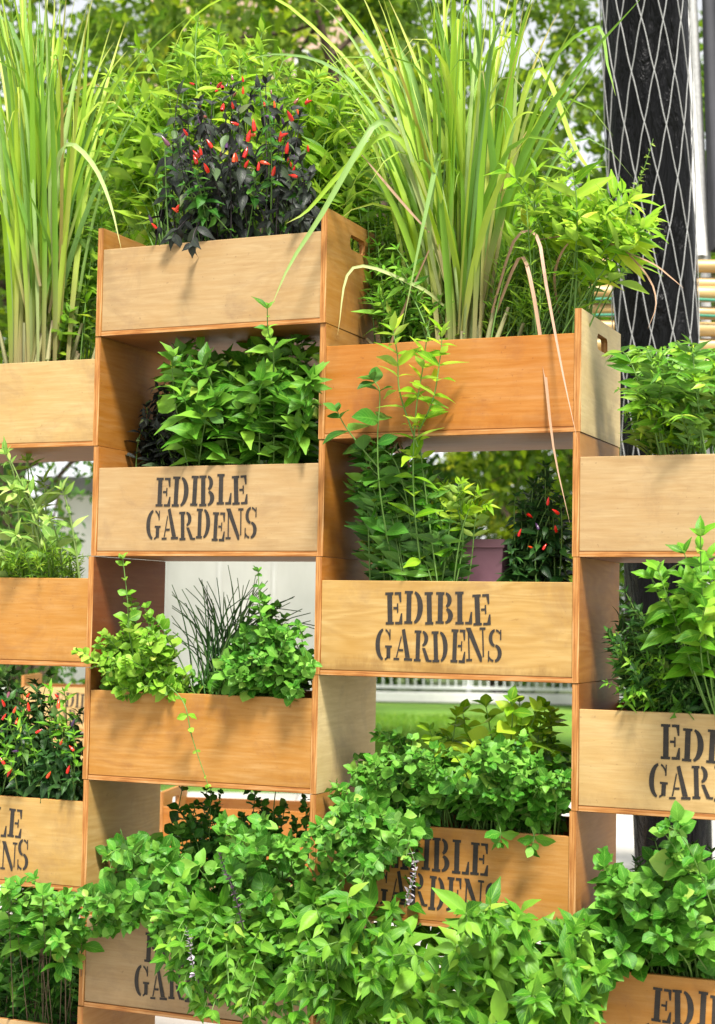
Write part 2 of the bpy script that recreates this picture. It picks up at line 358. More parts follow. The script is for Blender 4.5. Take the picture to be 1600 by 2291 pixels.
# ------------------------------------------------------------------ crates
P, H, D, T, FH, TB = 0.6064, 0.27, 0.346, 0.0150, 0.216, 0.0125
def end_panel_mesh(slot=True):
    """upright panel with a slotted hand hole; local x = thickness, y = depth, z = height"""
    ys = [0, .004, D/2-.040, D/2-.032, D/2+.042, D/2+.050, D-.004, D]
    zs = [0, .20, .208, .228, .236, H-.0016]
    V, Fc, M = [], [], []
    hx = T/2
    idx = {}
    def v(x, y, z):
        k = (round(x, 5), round(y, 5), round(z, 5))
        if k not in idx: idx[k] = len(V); V.append(k)
        return idx[k]
    hole = lambda i, j: slot and 2 <= i <= 4 and 1 <= j <= 3
    def hp(y, z):                                  # rounds the slot's corners
        if not slot: return y, z
        if abs(y-ys[2]) < 1e-6 and abs(z-zs[1]) < 1e-6: return ys[2]+.004, zs[1]+.003
        if abs(y-ys[5]) < 1e-6 and abs(z-zs[1]) < 1e-6: return ys[5]-.004, zs[1]+.003
        if abs(y-ys[2]) < 1e-6 and abs(z-zs[4]) < 1e-6: return ys[2]+.004, zs[4]-.003
        if abs(y-ys[5]) < 1e-6 and abs(z-zs[4]) < 1e-6: return ys[5]-.004, zs[4]-.003
        return y, z
    n, m = len(ys)-1, len(zs)-1
    for s in (-1, 1):
        for i in range(n):
            for j in range(m):
                if hole(i, j): continue
                q = [v(s*hx, *hp(ys[a], zs[b])) for a, b in ((i, j), (i+1, j), (i+1, j+1), (i, j+1))]
                Fc.append(q if s > 0 else q[::-1]); M.append(0)
    def strip(a, b):
        Fc.append([v(-hx, *hp(*a)), v(-hx, *hp(*b)), v(hx, *hp(*b)), v(hx, *hp(*a))]); M.append(1)
    for i in range(n):
        strip((ys[i+1], zs[0]), (ys[i], zs[0])); strip((ys[i], zs[m]), (ys[i+1], zs[m]))
    for j in range(m):
        strip((ys[0], zs[j]), (ys[0], zs[j+1])); strip((ys[n], zs[j+1]), (ys[n], zs[j]))
    for i in (range(2, 5) if slot else ()):
        strip((ys[i], zs[1]), (ys[i+1], zs[1])); strip((ys[i+1], zs[4]), (ys[i], zs[4]))
    for j in (range(1, 4) if slot else ()):
        strip((ys[2], zs[j+1]), (ys[2], zs[j])); strip((ys[5], zs[j]), (ys[5], zs[j+1]))
    import bmesh
    me = poly_mesh('end_panel', V, Fc, False, M)
    bm = bmesh.new(); bm.from_mesh(me); bmesh.ops.recalc_face_normals(bm, faces=bm.faces); bm.to_mesh(me); bm.free()
    return me
W2 = P/2
def soil_mesh(seed):
    rg = np.random.default_rng(seed); nx, ny = 24, 14
    X, Y = np.meshgrid(np.linspace(-W2+.01, W2-.01, nx), np.linspace(.014, D-.014, ny))
    Z = .165+rg.normal(0, .006, X.shape)
    V = np.stack([X, Y, Z], -1).reshape(-1, 3)
    Q = [(j*nx+i, j*nx+i+1, (j+1)*nx+i+1, (j+1)*nx+i) for j in range(ny-1) for i in range(nx-1)]
    return mesh_np('soil', V, Q)
SOIL_ME = [soil_mesh(i) for i in range(3)]
for m in SOIL_ME: m.materials.append(SOIL)
CRATE_GROUP = 'stacked plywood planter crates'
def crate(col, lev, tone, label, text=False, side='orange', stain=0.5, figure=0.5, loc=None, rz=None, group=CRATE_GROUP, outer=None):
    rg = random.Random(col*31+lev*7)
    L = loc if loc is not None else ((col-1.5)*P + rg.uniform(-.002, .002), rg.uniform(-.004, .004), lev*H)
    root = thing('planter_crate', label, 'crate', L, rz if rz is not None else R(rg.uniform(-.25, .25)), group)
    e = EDGE
    fb = obj('front_board', bbox_mesh('front_board', -W2+T/2, W2-T/2, .002, .014, 0, FH-TB, .0012, 1), [wood(tone, 'x', stain, figure), e], root, (0, 0, TB))
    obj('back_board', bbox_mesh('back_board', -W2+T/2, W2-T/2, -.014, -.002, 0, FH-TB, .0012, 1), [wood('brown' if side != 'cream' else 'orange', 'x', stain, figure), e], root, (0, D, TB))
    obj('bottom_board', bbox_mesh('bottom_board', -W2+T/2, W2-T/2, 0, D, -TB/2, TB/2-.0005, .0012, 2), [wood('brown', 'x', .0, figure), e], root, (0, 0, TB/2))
    for s in (-1, 1):
        me = end_panel_mesh((col, lev) in ((2, 8), (3, 7), (8, 3), (9, 2)))
        obj('end_panel', me, [wood((outer or side) if s > 0 else side, 'y', stain, figure), EDGE_V], root, (s*(W2), 0, .001))  # darker side tones put the shade inside the openings into the wood colour
    obj('soil', SOIL_ME[(col+lev) % 3], None, root)
    if text:
        lt = obj('lettering', lettering_mesh(col*10+lev), INK, fb, (rg.uniform(-.012, .006), .0008, FH/2-.042))
        lt.rotation_euler = (0, R(rg.uniform(-.8, .8)), 0)
    return root
crate(1, 7, 'pale', 'pale plywood crate holding the tall lemongrass clump beside the purple pepper crate', side='amber')
crate(1, 5, 'orange', 'plain orange plywood crate holding soft grey-green sage and feathery dill', side='red')
crate(1, 3, 'yellow', 'yellowish stencilled plywood crate holding the red chili bush', text=True, side='orange', outer='yellow', figure=.8)
crate(1, 1, 'tan', 'pale plywood crate under drooping basil below the chili crate', side='orange')
crate(2, 8, 'tan', 'pale unlettered plywood crate on top, holding the purple-leaved pepper', side='orange', stain=.1, figure=.6)
crate(2, 6, 'tan', 'pale pinkish stencilled crate under the broad-leaved basil bush', text=True, side='deep', outer='amber', stain=.4)
crate(2, 4, 'orange', 'plain orange plywood crate holding chives between two mint plants', side='brown', stain=.3, figure=.7, outer='cream')
crate(2, 2, 'grey', 'greyish stencilled crate half buried under spilling mint', text=True, side='orange')
crate(2, 0, 'orange', 'bottom orange crate standing on the paving below the mint crate', side='orange')
crate(3, 7, 'deep', 'deep orange unlettered crate with cream end panel holding the big lemongrass', side='orange', stain=.5, figure=.35, outer='cream')
crate(3, 5, 'yellow', 'stencilled crate with dark wavy wood figure under the curry leaf tangle', text=True, side='deep', outer='amber', stain=1.3, figure=1.5)
crate(3, 3, 'orange', 'orange stencilled crate under the dense mint cushion, lettering half covered', text=True, side='orange', outer='deep', stain=.5)
crate(3, 1, 'orange', 'orange crate almost hidden by large drooping basil leaves', side='orange')
crate(4, 6, 'tan', 'pale tan unlettered crate holding the young curry leaf plant beside the black post', side='orange', stain=.2)
crate(4, 4, 'pale', 'cream-coloured stencilled crate holding the dark rosemary-like bush', text=True, side='brown', stain=.5)
crate(4, 2, 'orange', 'orange stencilled crate under round-leaved mint beside the dark rosemary crate', text=True, side='brown')
crate(4, 0, 'orange', 'bottom orange crate standing on the paving below the round-leaved mint', side='orange')

# ------------------------------------------------------------------ leaves
def leaf_template(ratio, belly=0.42, tip=1.0, fold=0.25, droop=0.25, wave=0.0, twist=0.0, n=6, petiole=0.07, pucker=0.0, seed=0):
    rg = np.random.default_rng(seed)
    us = np.linspace(0, 1, n+1); vs = np.array([-1, -.5, 0, .5, 1.0]); V, UV = [], []
    ph = rg.uniform(0, 6.28)
    for u in us:
        if u < petiole*.5: wd = .035
        else:
            s = (u-petiole*.5)/(1-petiole*.5)
            e = math.log(.5)/math.log(belly); b = math.sin(math.pi*min(1, s**e*.985+.012))
            wd = max(.014, b**(.82 if s < belly else tip)*ratio/2)
        for v in vs:
            y = v*wd; z = fold*abs(y)*1.0 - droop*u*u*.6 + wave*math.sin(u*11+ph+v)*abs(v)*wd + pucker*math.cos(v*3.14)*math.sin(u*12+ph)*wd
            a = twist*u; V.append((u*(1-.12*droop*u), y*math.cos(a)-z*math.sin(a)*.3, z+y*math.sin(a))); UV.append((u, v*.5+.5))
    Q = [(i*5+k, (i+1)*5+k, (i+1)*5+k+1, i*5+k+1) for i in range(n) for k in range(4)]
    return np.array(V), np.array(Q), np.array(UV)
KIND = {
 'basil':  [dict(ratio=.42, belly=.40, tip=1.25, fold=.30, droop=.35, wave=.12), dict(ratio=.37, belly=.42, tip=1.3, fold=.15, droop=.6, wave=.10, twist=.25), dict(ratio=.50, belly=.38, tip=1.2, fold=.45, droop=.2, wave=.14, twist=-.2)],
 'mint':   [dict(ratio=.74, belly=.45, tip=.9, fold=.22, droop=.22, pucker=.16), dict(ratio=.68, belly=.48, tip=.95, fold=.35, droop=.42, pucker=.18, twist=.2), dict(ratio=.80, belly=.46, tip=.85, fold=.1, droop=.1, pucker=.14, twist=-.2)],
 'lance':  [dict(ratio=.30, belly=.42, tip=1.3, fold=.3, droop=.35, wave=.08), dict(ratio=.26, belly=.4, tip=1.4, fold=.2, droop=.6, twist=.3), dict(ratio=.34, belly=.42, tip=1.3, fold=.4, droop=.15, twist=-.3)],
 'chili':  [dict(ratio=.40, belly=.36, tip=1.45, fold=.25, droop=.55), dict(ratio=.36, belly=.38, tip=1.5, fold=.15, droop=.85, twist=.3), dict(ratio=.44, belly=.38, tip=1.4, fold=.35, droop=.3, twist=-.2)],
 'broad':  [dict(ratio=.62, belly=.48, tip=1.0, fold=.2, droop=.3, wave=.05), dict(ratio=.56, belly=.5, tip=1.0, fold=.3, droop=.5, twist=.2)],
 'needle': [dict(ratio=.13, belly=.45, tip=1.0, fold=.3, droop=.25, petiole=.02), dict(ratio=.12, belly=.45, tip=1.1, fold=.3, droop=.5, twist=.4, petiole=.02)],
}
TEMPLATE = {k: [leaf_template(seed=i, **d) for i, d in enumerate(v)] for k, v in KIND.items()}
LEAF_ME = {}
def leaf_me(kind, i, mat):
    k = (kind, i, mat.name)
    if k not in LEAF_ME:
        V, Q, U = TEMPLATE[kind][i]; me = mesh_np('leaf', V, Q, U); me.materials.append(mat); LEAF_ME[k] = me
    return LEAF_ME[k]

G = lambda *c: tuple(c)
LM = {
 'lime':  leaf_mat('lime leaf', G(.09, .27, .010), G(.24, .48, .014), G(.46, .64, .04), .45),
 'lime2': leaf_mat('lime shrub leaf', G(.06, .19, .010), G(.17, .40, .014), G(.38, .56, .03), .45),
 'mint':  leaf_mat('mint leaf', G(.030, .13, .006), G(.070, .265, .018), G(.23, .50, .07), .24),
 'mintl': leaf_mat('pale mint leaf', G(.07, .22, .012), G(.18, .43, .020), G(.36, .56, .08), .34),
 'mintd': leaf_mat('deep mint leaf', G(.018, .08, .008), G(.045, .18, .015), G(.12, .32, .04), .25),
 'basil': leaf_mat('basil leaf', G(.05, .19, .010), G(.13, .38, .016), G(.30, .54, .05), .34, .4),
 'basilf': leaf_mat('cascading basil leaf', G(.032, .13, .006), G(.075, .255, .013), G(.22, .46, .04), .25, .42),
 'glow': leaf_mat('thin backlit leaf', G(.16, .36, .010), G(.34, .60, .012), G(.52, .72, .03), .5),
 'basild': leaf_mat('deep basil leaf', G(.028, .11, .008), G(.075, .27, .014), G(.22, .45, .045), .30, .4),
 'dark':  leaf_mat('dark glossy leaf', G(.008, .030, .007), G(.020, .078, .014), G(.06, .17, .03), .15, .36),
 'purple': leaf_mat('purple pepper leaf', G(.010, .010, .012), G(.028, .032, .030), G(.10, .17, .06), .14, .42, .3, (1, .7, .8)),
 'sage':  leaf_mat('sage leaf', G(.12, .27, .04), G(.24, .44, .065), G(.45, .60, .20), .32, .6),
 'curry': leaf_mat('curry leaf', G(.015, .075, .008), G(.052, .21, .012), G(.20, .44, .03), .25, .32),
 'currym': leaf_mat('glossy mid green frond', G(.03, .12, .008), G(.10, .31, .012), G(.30, .54, .04), .28, .34),
 'curryl': leaf_mat('young curry leaf', G(.12, .33, .010), G(.25, .50, .012), G(.46, .64, .03), .42, .36),
 'dill':  leaf_mat('feathery dill leaf', G(.10, .28, .010), G(.22, .46, .020), G(.40, .60, .05), .42),
 'rosem': leaf_mat('rosemary leaf', G(.010, .045, .008), G(.028, .11, .014), G(.10, .26, .025), .15, .4),
 'tree':  leaf_mat('tree leaf', G(.025, .075, .004), G(.085, .19, .006), G(.32, .46, .012), .48, .7, .3, None, .06),
 'treey': leaf_mat('yellowish tree leaf', G(.08, .15, .005), G(.24, .36, .008), G(.56, .54, .02), .5, .7, .3, None, .06),
 'hedge': leaf_mat('hedge leaf', G(.013, .05, .008), G(.04, .13, .012), G(.13, .27, .02), .28, .7, .3, None, .06),
}
STEM = plain_mat('green herb stem', (.12, .24, .04), .55, .3, 30)
STEMD = plain_mat('shade-darkened stem', (.10, .065, .035), .7, .4, 30)  # shade of the lowest opening put into the stem colour
STEMP = plain_mat('dark purple stem', (.04, .03, .035), .5, .3, 30)
def frames(d, n):
    d = nrm(d); n = nrm(n - d*(n*d).sum(-1, keepdims=True)); y = np.cross(n, d)
    return np.stack([d, y, n], -1)           # columns = local axes
CAMDIR = nrm(np.array([CAM[0]-.9, CAM[1], 0.0]))

def nodes_on(path, rg, kind_arr, n_nodes, t0, size, taper=.55, pitch=.45, face=.55, up=.8, jit=.48, droop=0.0, rosette=True, fall=0.35):
    """leaves up a stem: opposite pairs turned by a right angle at each node, or flat pairs (pinnate)"""
    T = nrm(np.gradient(path, axis=0)); out = []
    ph = rg.uniform(0, 6.28)
    for k in range(n_nodes):
        t = t0+(1-t0)*(k+.5)/n_nodes; i = min(len(path)-1, int(t*(len(path)-1)+.5)); p = path[i]; tg = T[i]
        rel = (k+.5)/n_nodes
        s = size*(1-taper*abs(rel-fall)/max(fall, 1-fall))*rg.uniform(.62, 1.25)
        if kind_arr == 'pinnate':
            side = nrm(np.cross(tg, np.array([0, 0, 1.0])+CAMDIR*.6)); angs = [side, -side]; nn = nrm(np.cross(side, tg)); nn = nn if nn[2] > 0 else -nn
        elif kind_arr == 'spiral':
            angs = None
        a = nrm(np.cross(tg, [.3, .5, .8])); b = np.cross(tg, a)
        if kind_arr != 'pinnate':
            if kind_arr == 'spiral':
                th = ph+k*2.4; angs = [a*math.cos(th)+b*math.sin(th)]
            else:
                th = ph+k*math.pi/2; q = a*math.cos(th)+b*math.sin(th); angs = [q, -q]
        for q in angs:
            d = nrm(q+tg*(pitch+rg.normal(0, .15))+rg.normal(0, .12, 3)-np.array([0, 0, droop]))
            n = np.array([0, 0, up])+CAMDIR*face+tg*.3+rg.normal(0, jit, 3) if kind_arr != 'pinnate' else nn+rg.normal(0, .15, 3)
            out.append((p, d, n, s))
    if rosette:
        tg = T[-1]; a = nrm(np.cross(tg, [.3, .5, .8])); b = np.cross(tg, a)
        for k in range(4):
            th = ph+k*1.57; q = a*math.cos(th)+b*math.sin(th)
            out.append((path[-1], nrm(q+tg*(1.0+.3*(k % 2))), np.array([0, 0, up])+CAMDIR*face-q*.3+rg.normal(0, .2, 3), size*(.55 if k < 2 else .38)*rg.uniform(.8, 1.15)))
    return out
PLANT_GROUP = 'edible herbs growing in the crates'
def crate_x(c): return (c-1.5)*P
def finish_plant(root, base, leaves, kind, mat, singles, rg, stems, stem_mat, front_z=None, leafname='leaf', minpx=9):
    """the leaves that show largest become objects of their own, the rest one foliage part"""
    Pp = np.array([l[0] for l in leaves]); d = np.array([l[1] for l in leaves]); n = np.array([l[2] for l in leaves]); s = np.array([l[3] for l in leaves])
    if front_z is not None:                       # nothing grows through the front board or below the soil
        keep = ~((Pp[:, 2] < front_z-.02) & (Pp[:, 1] > -.012)); Pp, d, n, s = Pp[keep], d[keep], n[keep], s[keep]
    Fm = frames(d, n); N = len(Pp); nv = len(TEMPLATE[kind]); var = rg.integers(0, nv, N); sq = rg.uniform(.85, 1.15, (N, 3))
    px = topx(Pp); inside = (px[:, 0] > -20) & (px[:, 0] < 1620) & (px[:, 1] > -20) & (px[:, 1] < 2310)
    score = np.where(inside & (s*F_PX/px[:, 2] > minpx), px[:, 2]-s*.6, 1e6); order = np.argsort(score)
    single = np.zeros(N, bool); ch = [i for i in order[:singles] if score[i] < 1e5]; single[ch] = True
    for i in ch:
        M = Fm[i]*s[i]*sq[i][None, :]; o = bpy.data.objects.new(leafname, leaf_me(kind, var[i], mat)); LINK(o); o.parent = root
        p = Pp[i]-base; o.matrix_basis = Matrix([[*M[r], p[r]] for r in range(3)]+[[0, 0, 0, 1]])
    rest = np.where(~single)[0]
    if len(rest):
        parts = []
        for v in range(nv):
            ids = rest[var[rest] == v]
            if not len(ids): continue
            V, Q, U = TEMPLATE[kind][v]; M = Fm[ids]*(s[ids, None]*sq[ids])[:, None, :]
            VV = np.einsum('nij,vj->nvi', M, V)+(Pp[ids]-base)[:, None, :]
            QQ = Q[None]+(np.arange(len(ids))*len(V))[:, None, None]
            parts.append((VV.reshape(-1, 3), QQ.reshape(-1, 4), np.tile(U, (len(ids), 1))))
        me = mesh_np('foliage', *join(parts)); obj('foliage', me, mat, root, kind='stuff')
    if stems:
        V, Q, U = join(stems); obj('stem', mesh_np('stem', V-base, Q, U), stem_mat, root)
def sample_region(regs, rg):
    wt = np.array([r[4] if len(r) > 4 else r[2]*r[3] for r in regs], float); i = rg.choice(len(regs), p=wt/wt.sum())
    cx, cy, rx, ry = regs[i][:4]; a = rg.uniform(0, 6.28); q = math.sqrt(rg.uniform(0, 1))
    return cx+rx*q*math.cos(a), cy+ry*q*math.sin(a)
def herb(name, label, cat, col, lev, regs, depth, kind, mat, size, n_stems, n_nodes, seed, singles=90, arr='pair', t0=.35, bx=None, by=None, stem_r=.0018,
         stem_mat=None, free=False, bow=.35, group=PLANT_GROUP, extra_paths=(), curl=0.0, **kw):
    rg = np.random.default_rng(seed); xc = crate_x(col); z0 = lev*H+.16
    bx = bx or (-.24, .24); by = by or (.06, .27)
    base = np.array([xc+(bx[0]+bx[1])/2, (by[0]+by[1])/2, z0]); root = thing(name, label, cat, base, 0, group)
    leaves, stems = [], []
    for k in range(n_stems):
        px, py = sample_region(regs, rg); Y = rg.uniform(*depth); tip = at(px, py, Y)
        if rg.uniform() < .14: tip = tip+np.array([rg.normal(0, .03), -abs(rg.normal(0, .02)), abs(rg.normal(.02, .035))])      # a straggling shoot
        if not free and Y > -.01 and tip[2] < (lev+2)*H-.0: tip[0] = np.clip(tip[0], xc-W2+.035, xc+W2-.035)
        fx = np.clip((tip[0]-xc)/.3, -1, 1)
        b = np.array([np.clip(xc+fx*.22+rg.normal(0, .05), xc+bx[0], xc+bx[1]), np.clip(Y*.5+.09+rg.normal(0, .04), *by), z0])
        L = np.linalg.norm(tip-b); mid = (b+tip)/2+np.array([0, 0, bow*L])+rg.normal(0, .06*L, 3)
        path = bez(b, mid, tip, 14)
        if curl: path += rg.normal(0, curl*L, (1, 3))*np.sin(np.linspace(0, 6, 14))[:, None]
        leaves += nodes_on(path, rg, arr, n_nodes, t0, size*rg.uniform(.85, 1.15), **kw)
        stems.append(tube(path, np.linspace(stem_r*1.3, stem_r*.6, 14), 4))
    for pts, nn, sz in extra_paths:
        path = spline(pts, 18); leaves += nodes_on(path, rg, arr, nn, .05, sz, **kw); stems.append(tube(path, np.linspace(stem_r*1.2, stem_r*.6, 18), 4))
    finish_plant(root, base, leaves, kind, mat, singles, rg, stems, stem_mat or STEM, lev*H+FH)
    return root
def flower_spike(root, pts, n_whorl, size, petal_mat, stem_mat, name='flower_spike'):
    """a basil or mint flower spike: whorls of small cups and petals round a stem"""
    rg = np.random.default_rng(int(abs(pts[0][0]*1e4)) % 9973); path = spline(pts, 16); base = np.array(root.location)
    V0, Q0, U0 = leaf_template(.55, .5, 1, .4, .2, n=3); parts = []
    T_ = nrm(np.gradient(path, axis=0))
    for k in range(n_whorl):
        t = .12+.86*k/n_whorl; i = int(t*15); p = path[i]; tg = T_[i]; a = nrm(np.cross(tg, [.3, .5, .8])); b = np.cross(tg, a)
        for q in range(5):
            th = q*1.257+k*.6+rg.normal(0, .3); d = a*math.cos(th)+b*math.sin(th)
            if rg.uniform() < .25: continue
            M = frames((d+tg*rg.uniform(.1, .9)+rg.normal(0, .25, 3))[None], (tg-d*.2+rg.normal(0, .2, 3))[None])[0]*size*(1-.5*t)*rg.uniform(.4, 1.1)
            parts.append((V0@M.T+p-base, Q0, U0))
    sp = obj(name, mesh_np(name, *join(parts)), petal_mat, root)
    V, Q, U = tube(path, np.linspace(.0018, .0008, 16), 4); obj('spike_stem', mesh_np('spike_stem', V-base, Q, U), stem_mat, sp)
PETAL_W = leaf_mat('pale lilac petal', G(.35, .28, .38), G(.62, .56, .64), G(.8, .76, .8), .3, .6, .1, (1, .95, 1))
PETAL_P = leaf_mat('purple flower cup', G(.05, .03, .05), G(.16, .09, .15), G(.42, .33, .42), .3, .6, .1, (1, .9, 1))
PETAL_G = leaf_mat('green flower cup', G(.16, .30, .04), G(.30, .46, .07), G(.62, .70, .30), .35, .6, .1)

# ------------------------------------------------------------------ grasses: lemongrass, chives
LEMON = blade_mat('lemongrass blade', (.38, .28, .15), (.21, .42, .016), (.40, .60, .025), trans=.42)
LEMONB = blade_mat('bluish lemongrass blade', (.33, .34, .14), (.20, .37, .07), (.36, .54, .16))
DRY = blade_mat('dry lemongrass blade', (.34, .20, .11), (.36, .20, .10), (.46, .28, .17), (.42, .25, .14), .2)
CHIVE = blade_mat('chive blade', (.05, .14, .02), (.022, .085, .012), (.055, .17, .02), (.10, .15, .04), .12)
def ribbon(path, width, normal, fold=.28):
    P_ = np.asarray(path); n = len(P_); T_ = nrm(np.gradient(P_, axis=0)); nn = nrm(np.asarray(normal)-T_*(T_*normal).sum(-1, keepdims=True)); s = np.cross(T_, nn)
    u = np.linspace(0, 1, n); wd = width*np.clip(np.minimum(.55+u*1.6, 1.0)*(1-np.clip((u-.45)/.55, 0, 1)**1.6), .03, 1)
    V, UV = [], []
    for i in range(n):
        for k, v in enumerate((-1, 0, 1)):
            V.append(P_[i]+s[i]*v*wd[i]*.5+nn[i]*abs(v)*fold*wd[i]); UV.append((u[i], v*.5+.5))
    Q = [(i*3+k, (i+1)*3+k, (i+1)*3+k+1, i*3+k+1) for i in range(n-1) for k in (0, 1)]
    return np.array(V), np.array(Q), np.array(UV)
def lemongrass(label, col, lev, base_px, tips, n, seed, explicit, bdepth=(.10, .26), spread_y=(-.12, .45), wid=(.009, .018)):
    rg = np.random.default_rng(seed); z0 = lev*H+.16; b0 = at(*base_px, .18); base = np.array([b0[0], .18, z0])
    root = thing('lemongrass', label, 'lemongrass', base, 0, PLANT_GROUP)
    def add(path, wdt, normal, mat):
        V, Q, U = ribbon(path, wdt, normal); obj('blade', mesh_np('blade', V-base, Q, U), mat, root)
    for k in range(n):
        px, py = sample_region(tips, rg); Y = rg.uniform(*spread_y); tip = at(px, py, Y)
        b = base+np.array([rg.normal(0, .035)+np.clip((tip[0]-base[0])*.10, -.07, .07), rg.uniform(bdepth[0], bdepth[1])-.18, 0])
        L = np.linalg.norm(tip-b); lean = tip-b
        c1 = b+np.array([lean[0]*.18, lean[1]*.15, L*rg.uniform(.45, .75)])
        path = bez(b, c1, tip, 13)
        if rg.uniform() < .38:                       # the last part folds over and hangs
            h = np.linspace(0, 1, 13); out = nrm(np.array([lean[0], lean[1], 0])+rg.normal(0, .1, 3)); e = np.clip(h-.72, 0, 1)/.28
            path = path+out*(e*.10*L)[:, None]-np.array([0, 0, 1.0])*((e**2)*.26*L)[:, None]
        nm = CAMDIR*rg.uniform(.4, 1)+rg.normal(0, .5, 3)+np.array([0, 0, .2])
        add(path, rg.uniform(*wid), nm, LEMON if rg.uniform() < .82 else LEMONB)
    for pts, wdt, mat, Ys in explicit:
        ps = [at(x, y, Ys[0]+(Ys[1]-Ys[0])*i/(len(pts)-1)) for i, (x, y) in enumerate(pts)]
        add(spline(ps, 16), wdt, CAMDIR+np.array([.2, 0, .35]), mat)
    sh = []                                            # swollen leaf sheaths at the foot of the clump
    for k in range(24):
        b = base+np.array([rg.normal(0, .045), rg.uniform(-.07, .07), -.01]); h = rg.uniform(.10, .20); q = np.array([rg.normal(0, .025)+(b[0]-base[0])*.5, rg.normal(0, .02), h])
        sh.append(tube([b, b+q*.5+rg.normal(0, .003, 3), b+q], [.008, .0065, .004], 6))
    V, Q, U = join(sh); obj('stalk_base', mesh_np('stalk_base', V-base, Q, U), SHEATH, root, kind='stuff')
    return root
SHEATH = blade_mat('lemongrass sheath', (.38, .28, .20), (.34, .33, .14), (.46, .44, .20), (.30, .18, .14), .1)
lemongrass('tall upright lemongrass clump in the pale crate beside the purple-leaved pepper', 1, 7, (85, 800),
           [(40, -60, 120, 90, 5), (120, 20, 110, 110, 3), (-60, 200, 60, 220, 1.2), (240, 60, 60, 90, 1.2), (300, 240, 70, 110, .8), (60, 330, 90, 120, 1.0)], 105, 3,
           [([(120, 640), (120, 420), (150, 325), (205, 365), (245, 450), (272, 560)], .014, LEMONB, (.12, -.10)),
            ([(110, 700), (150, 470), (235, 230), (340, 90)], .010, LEMON, (.16, .1)), ([(110, 700), (190, 420), (300, 160), (440, 20)], .008, LEMON, (.16, .1)),
            ([(100, 700), (110, 300), (160, 180), (225, 60)], .013, LEMON, (.16, .1)), ([(90, 640), (60, 500), (10, 330), (-30, 150)], .012, LEMON, (.1, .0)),
            ([(60, 700), (30, 560), (5, 480), (-40, 470)], .010, LEMON, (.1, .0))])
E_ = []
lemongrass('large fountain of lemongrass in the deep orange crate with trailing dry blades', 3, 7, (1035, 745),
           [(880, -40, 120, 90, 2.2), (1050, -90, 130, 90, 4), (1190, 0, 110, 120, 2.6), (800, 160, 80, 110, 1.5), (780, 330, 60, 90, .8), (1010, 180, 110, 160, 1.2), (900, 320, 70, 100, .7), (1190, 240, 60, 90, .7), (700, 60, 60, 80, .9), (1330, 120, 60, 90, .7)], 118, 5,
           [([(1075, 690), (1110, 520), (1180, 330), (1290, 160), (1440, -10)], .017, LEMON, (.14, -.05)),
            ([(985, 660), (960, 540), (965, 430), (982, 338), (960, 440), (935, 560), (900, 735)], .013, LEMONB, (.10, -.10)),
            ([(1000, 660), (910, 380), (820, 220), (720, 140), (610, 122), (545, 140)], .011, LEMONB, (.18, .12)),
            ([(1000, 640), (930, 330), (860, 160), (780, 40), (730, -30)], .014, LEMON, (.16, .05)),
            ([(1000, 640), (900, 340), (850, 275), (800, 340), (720, 480), (650, 590), (605, 690)], .015, LEMONB, (.10, -.16)),
            ([(1000, 640), (940, 400), (870, 300), (770, 380), (690, 470), (640, 500)], .014, LEMON, (.10, -.08)),
            ([(1010, 660), (900, 300), (700, 60), (560, -20), (430, 40), (380, 130)], .009, LEMON, (.2, .15)),
            ([(1100, 640), (1190, 160), (1290, 340), (1330, 390)], .013, LEMON, (.14, .06)),
            ([(1080, 660), (1200, 200), (1330, 60), (1360, 150), (1378, 215)], .009, LEMON, (.14, .05)),
            ([(1075, 660), (1130, 330), (1170, 255), (1230, 265)], .008, LEMON, (.12, .08)),
            ([(960, 520), (905, 460), (850, 395), (800, 335)], .007, DRY, (.06, .02)),
            ([(1100, 700), (1150, 540), (1200, 528), (1222, 640), (1258, 830), (1292, 985)], .008, DRY, (.10, -.06)),
            ([(1110, 700), (1160, 580), (1185, 620), (1215, 800), (1238, 1000), (1275, 1170)], .009, DRY, (.10, -.05)),
            ([(1180, 540), (1290, 528), (1385, 555), (1450, 620), (1468, 680), (1450, 735)], .005, DRY, (.10, -.05)),
            ([(1390, 560), (1460, 590), (1500, 620), (1530, 645)], .004, DRY, (.02, -.05)),
            ([(960, 560), (900, 700), (858, 840), (880, 960), (930, 1080), (972, 1240)], .006, DRY, (.06, .10)),
            ([(1000, 690), (930, 640), (790, 600), (755, 750)], .009, LEMONB, (.12, -.06)),
            ([(1250, 700), (1240, 620), (1260, 560), (1300, 520)], .006, DRY, (.12, .02))])

# ------------------------------------------------------------------ peppers
def chili_mesh(bend, seed):
    n, k = 4, 6; path = [(0, 0, 0), (bend*.2, 0, .35), (bend*.55, 0, .7), (bend, 0, 1.0)]
    V, Q, U = tube(path, [.16, .20, .13, .02], k); return mesh_np('chili_pepper', V, Q, U)
def fruit_mat(name, a, b, c):
    t = NT(name); oi = t.n('ObjectInfo'); col = t.ramp(oi.outputs['Random'], [(0, a), (.6, b), (1, c)])
    p = t.n('BsdfPrincipled', Roughness=.22); p.inputs['Specular IOR Level'].default_value = .6; t.l(col, p.inputs['Base Color']); t.l(p.outputs[0], t.out.inputs['Surface']); return t.m
RED = fruit_mat('ripe chili skin', (.45, .008, .006), (.62, .018, .008), (.72, .10, .015))
DARKF = fruit_mat('unripe purple chili skin', (.03, .015, .05), (.08, .03, .10), (.25, .08, .04))
CHILI = [chili_mesh(b, i) for i, b in enumerate((0, .18, -.15))]; CHILI_D = [m.copy() for m in CHILI]
for m in CHILI: m.materials.append(RED)
for m in CHILI_D: m.materials.append(DARKF)
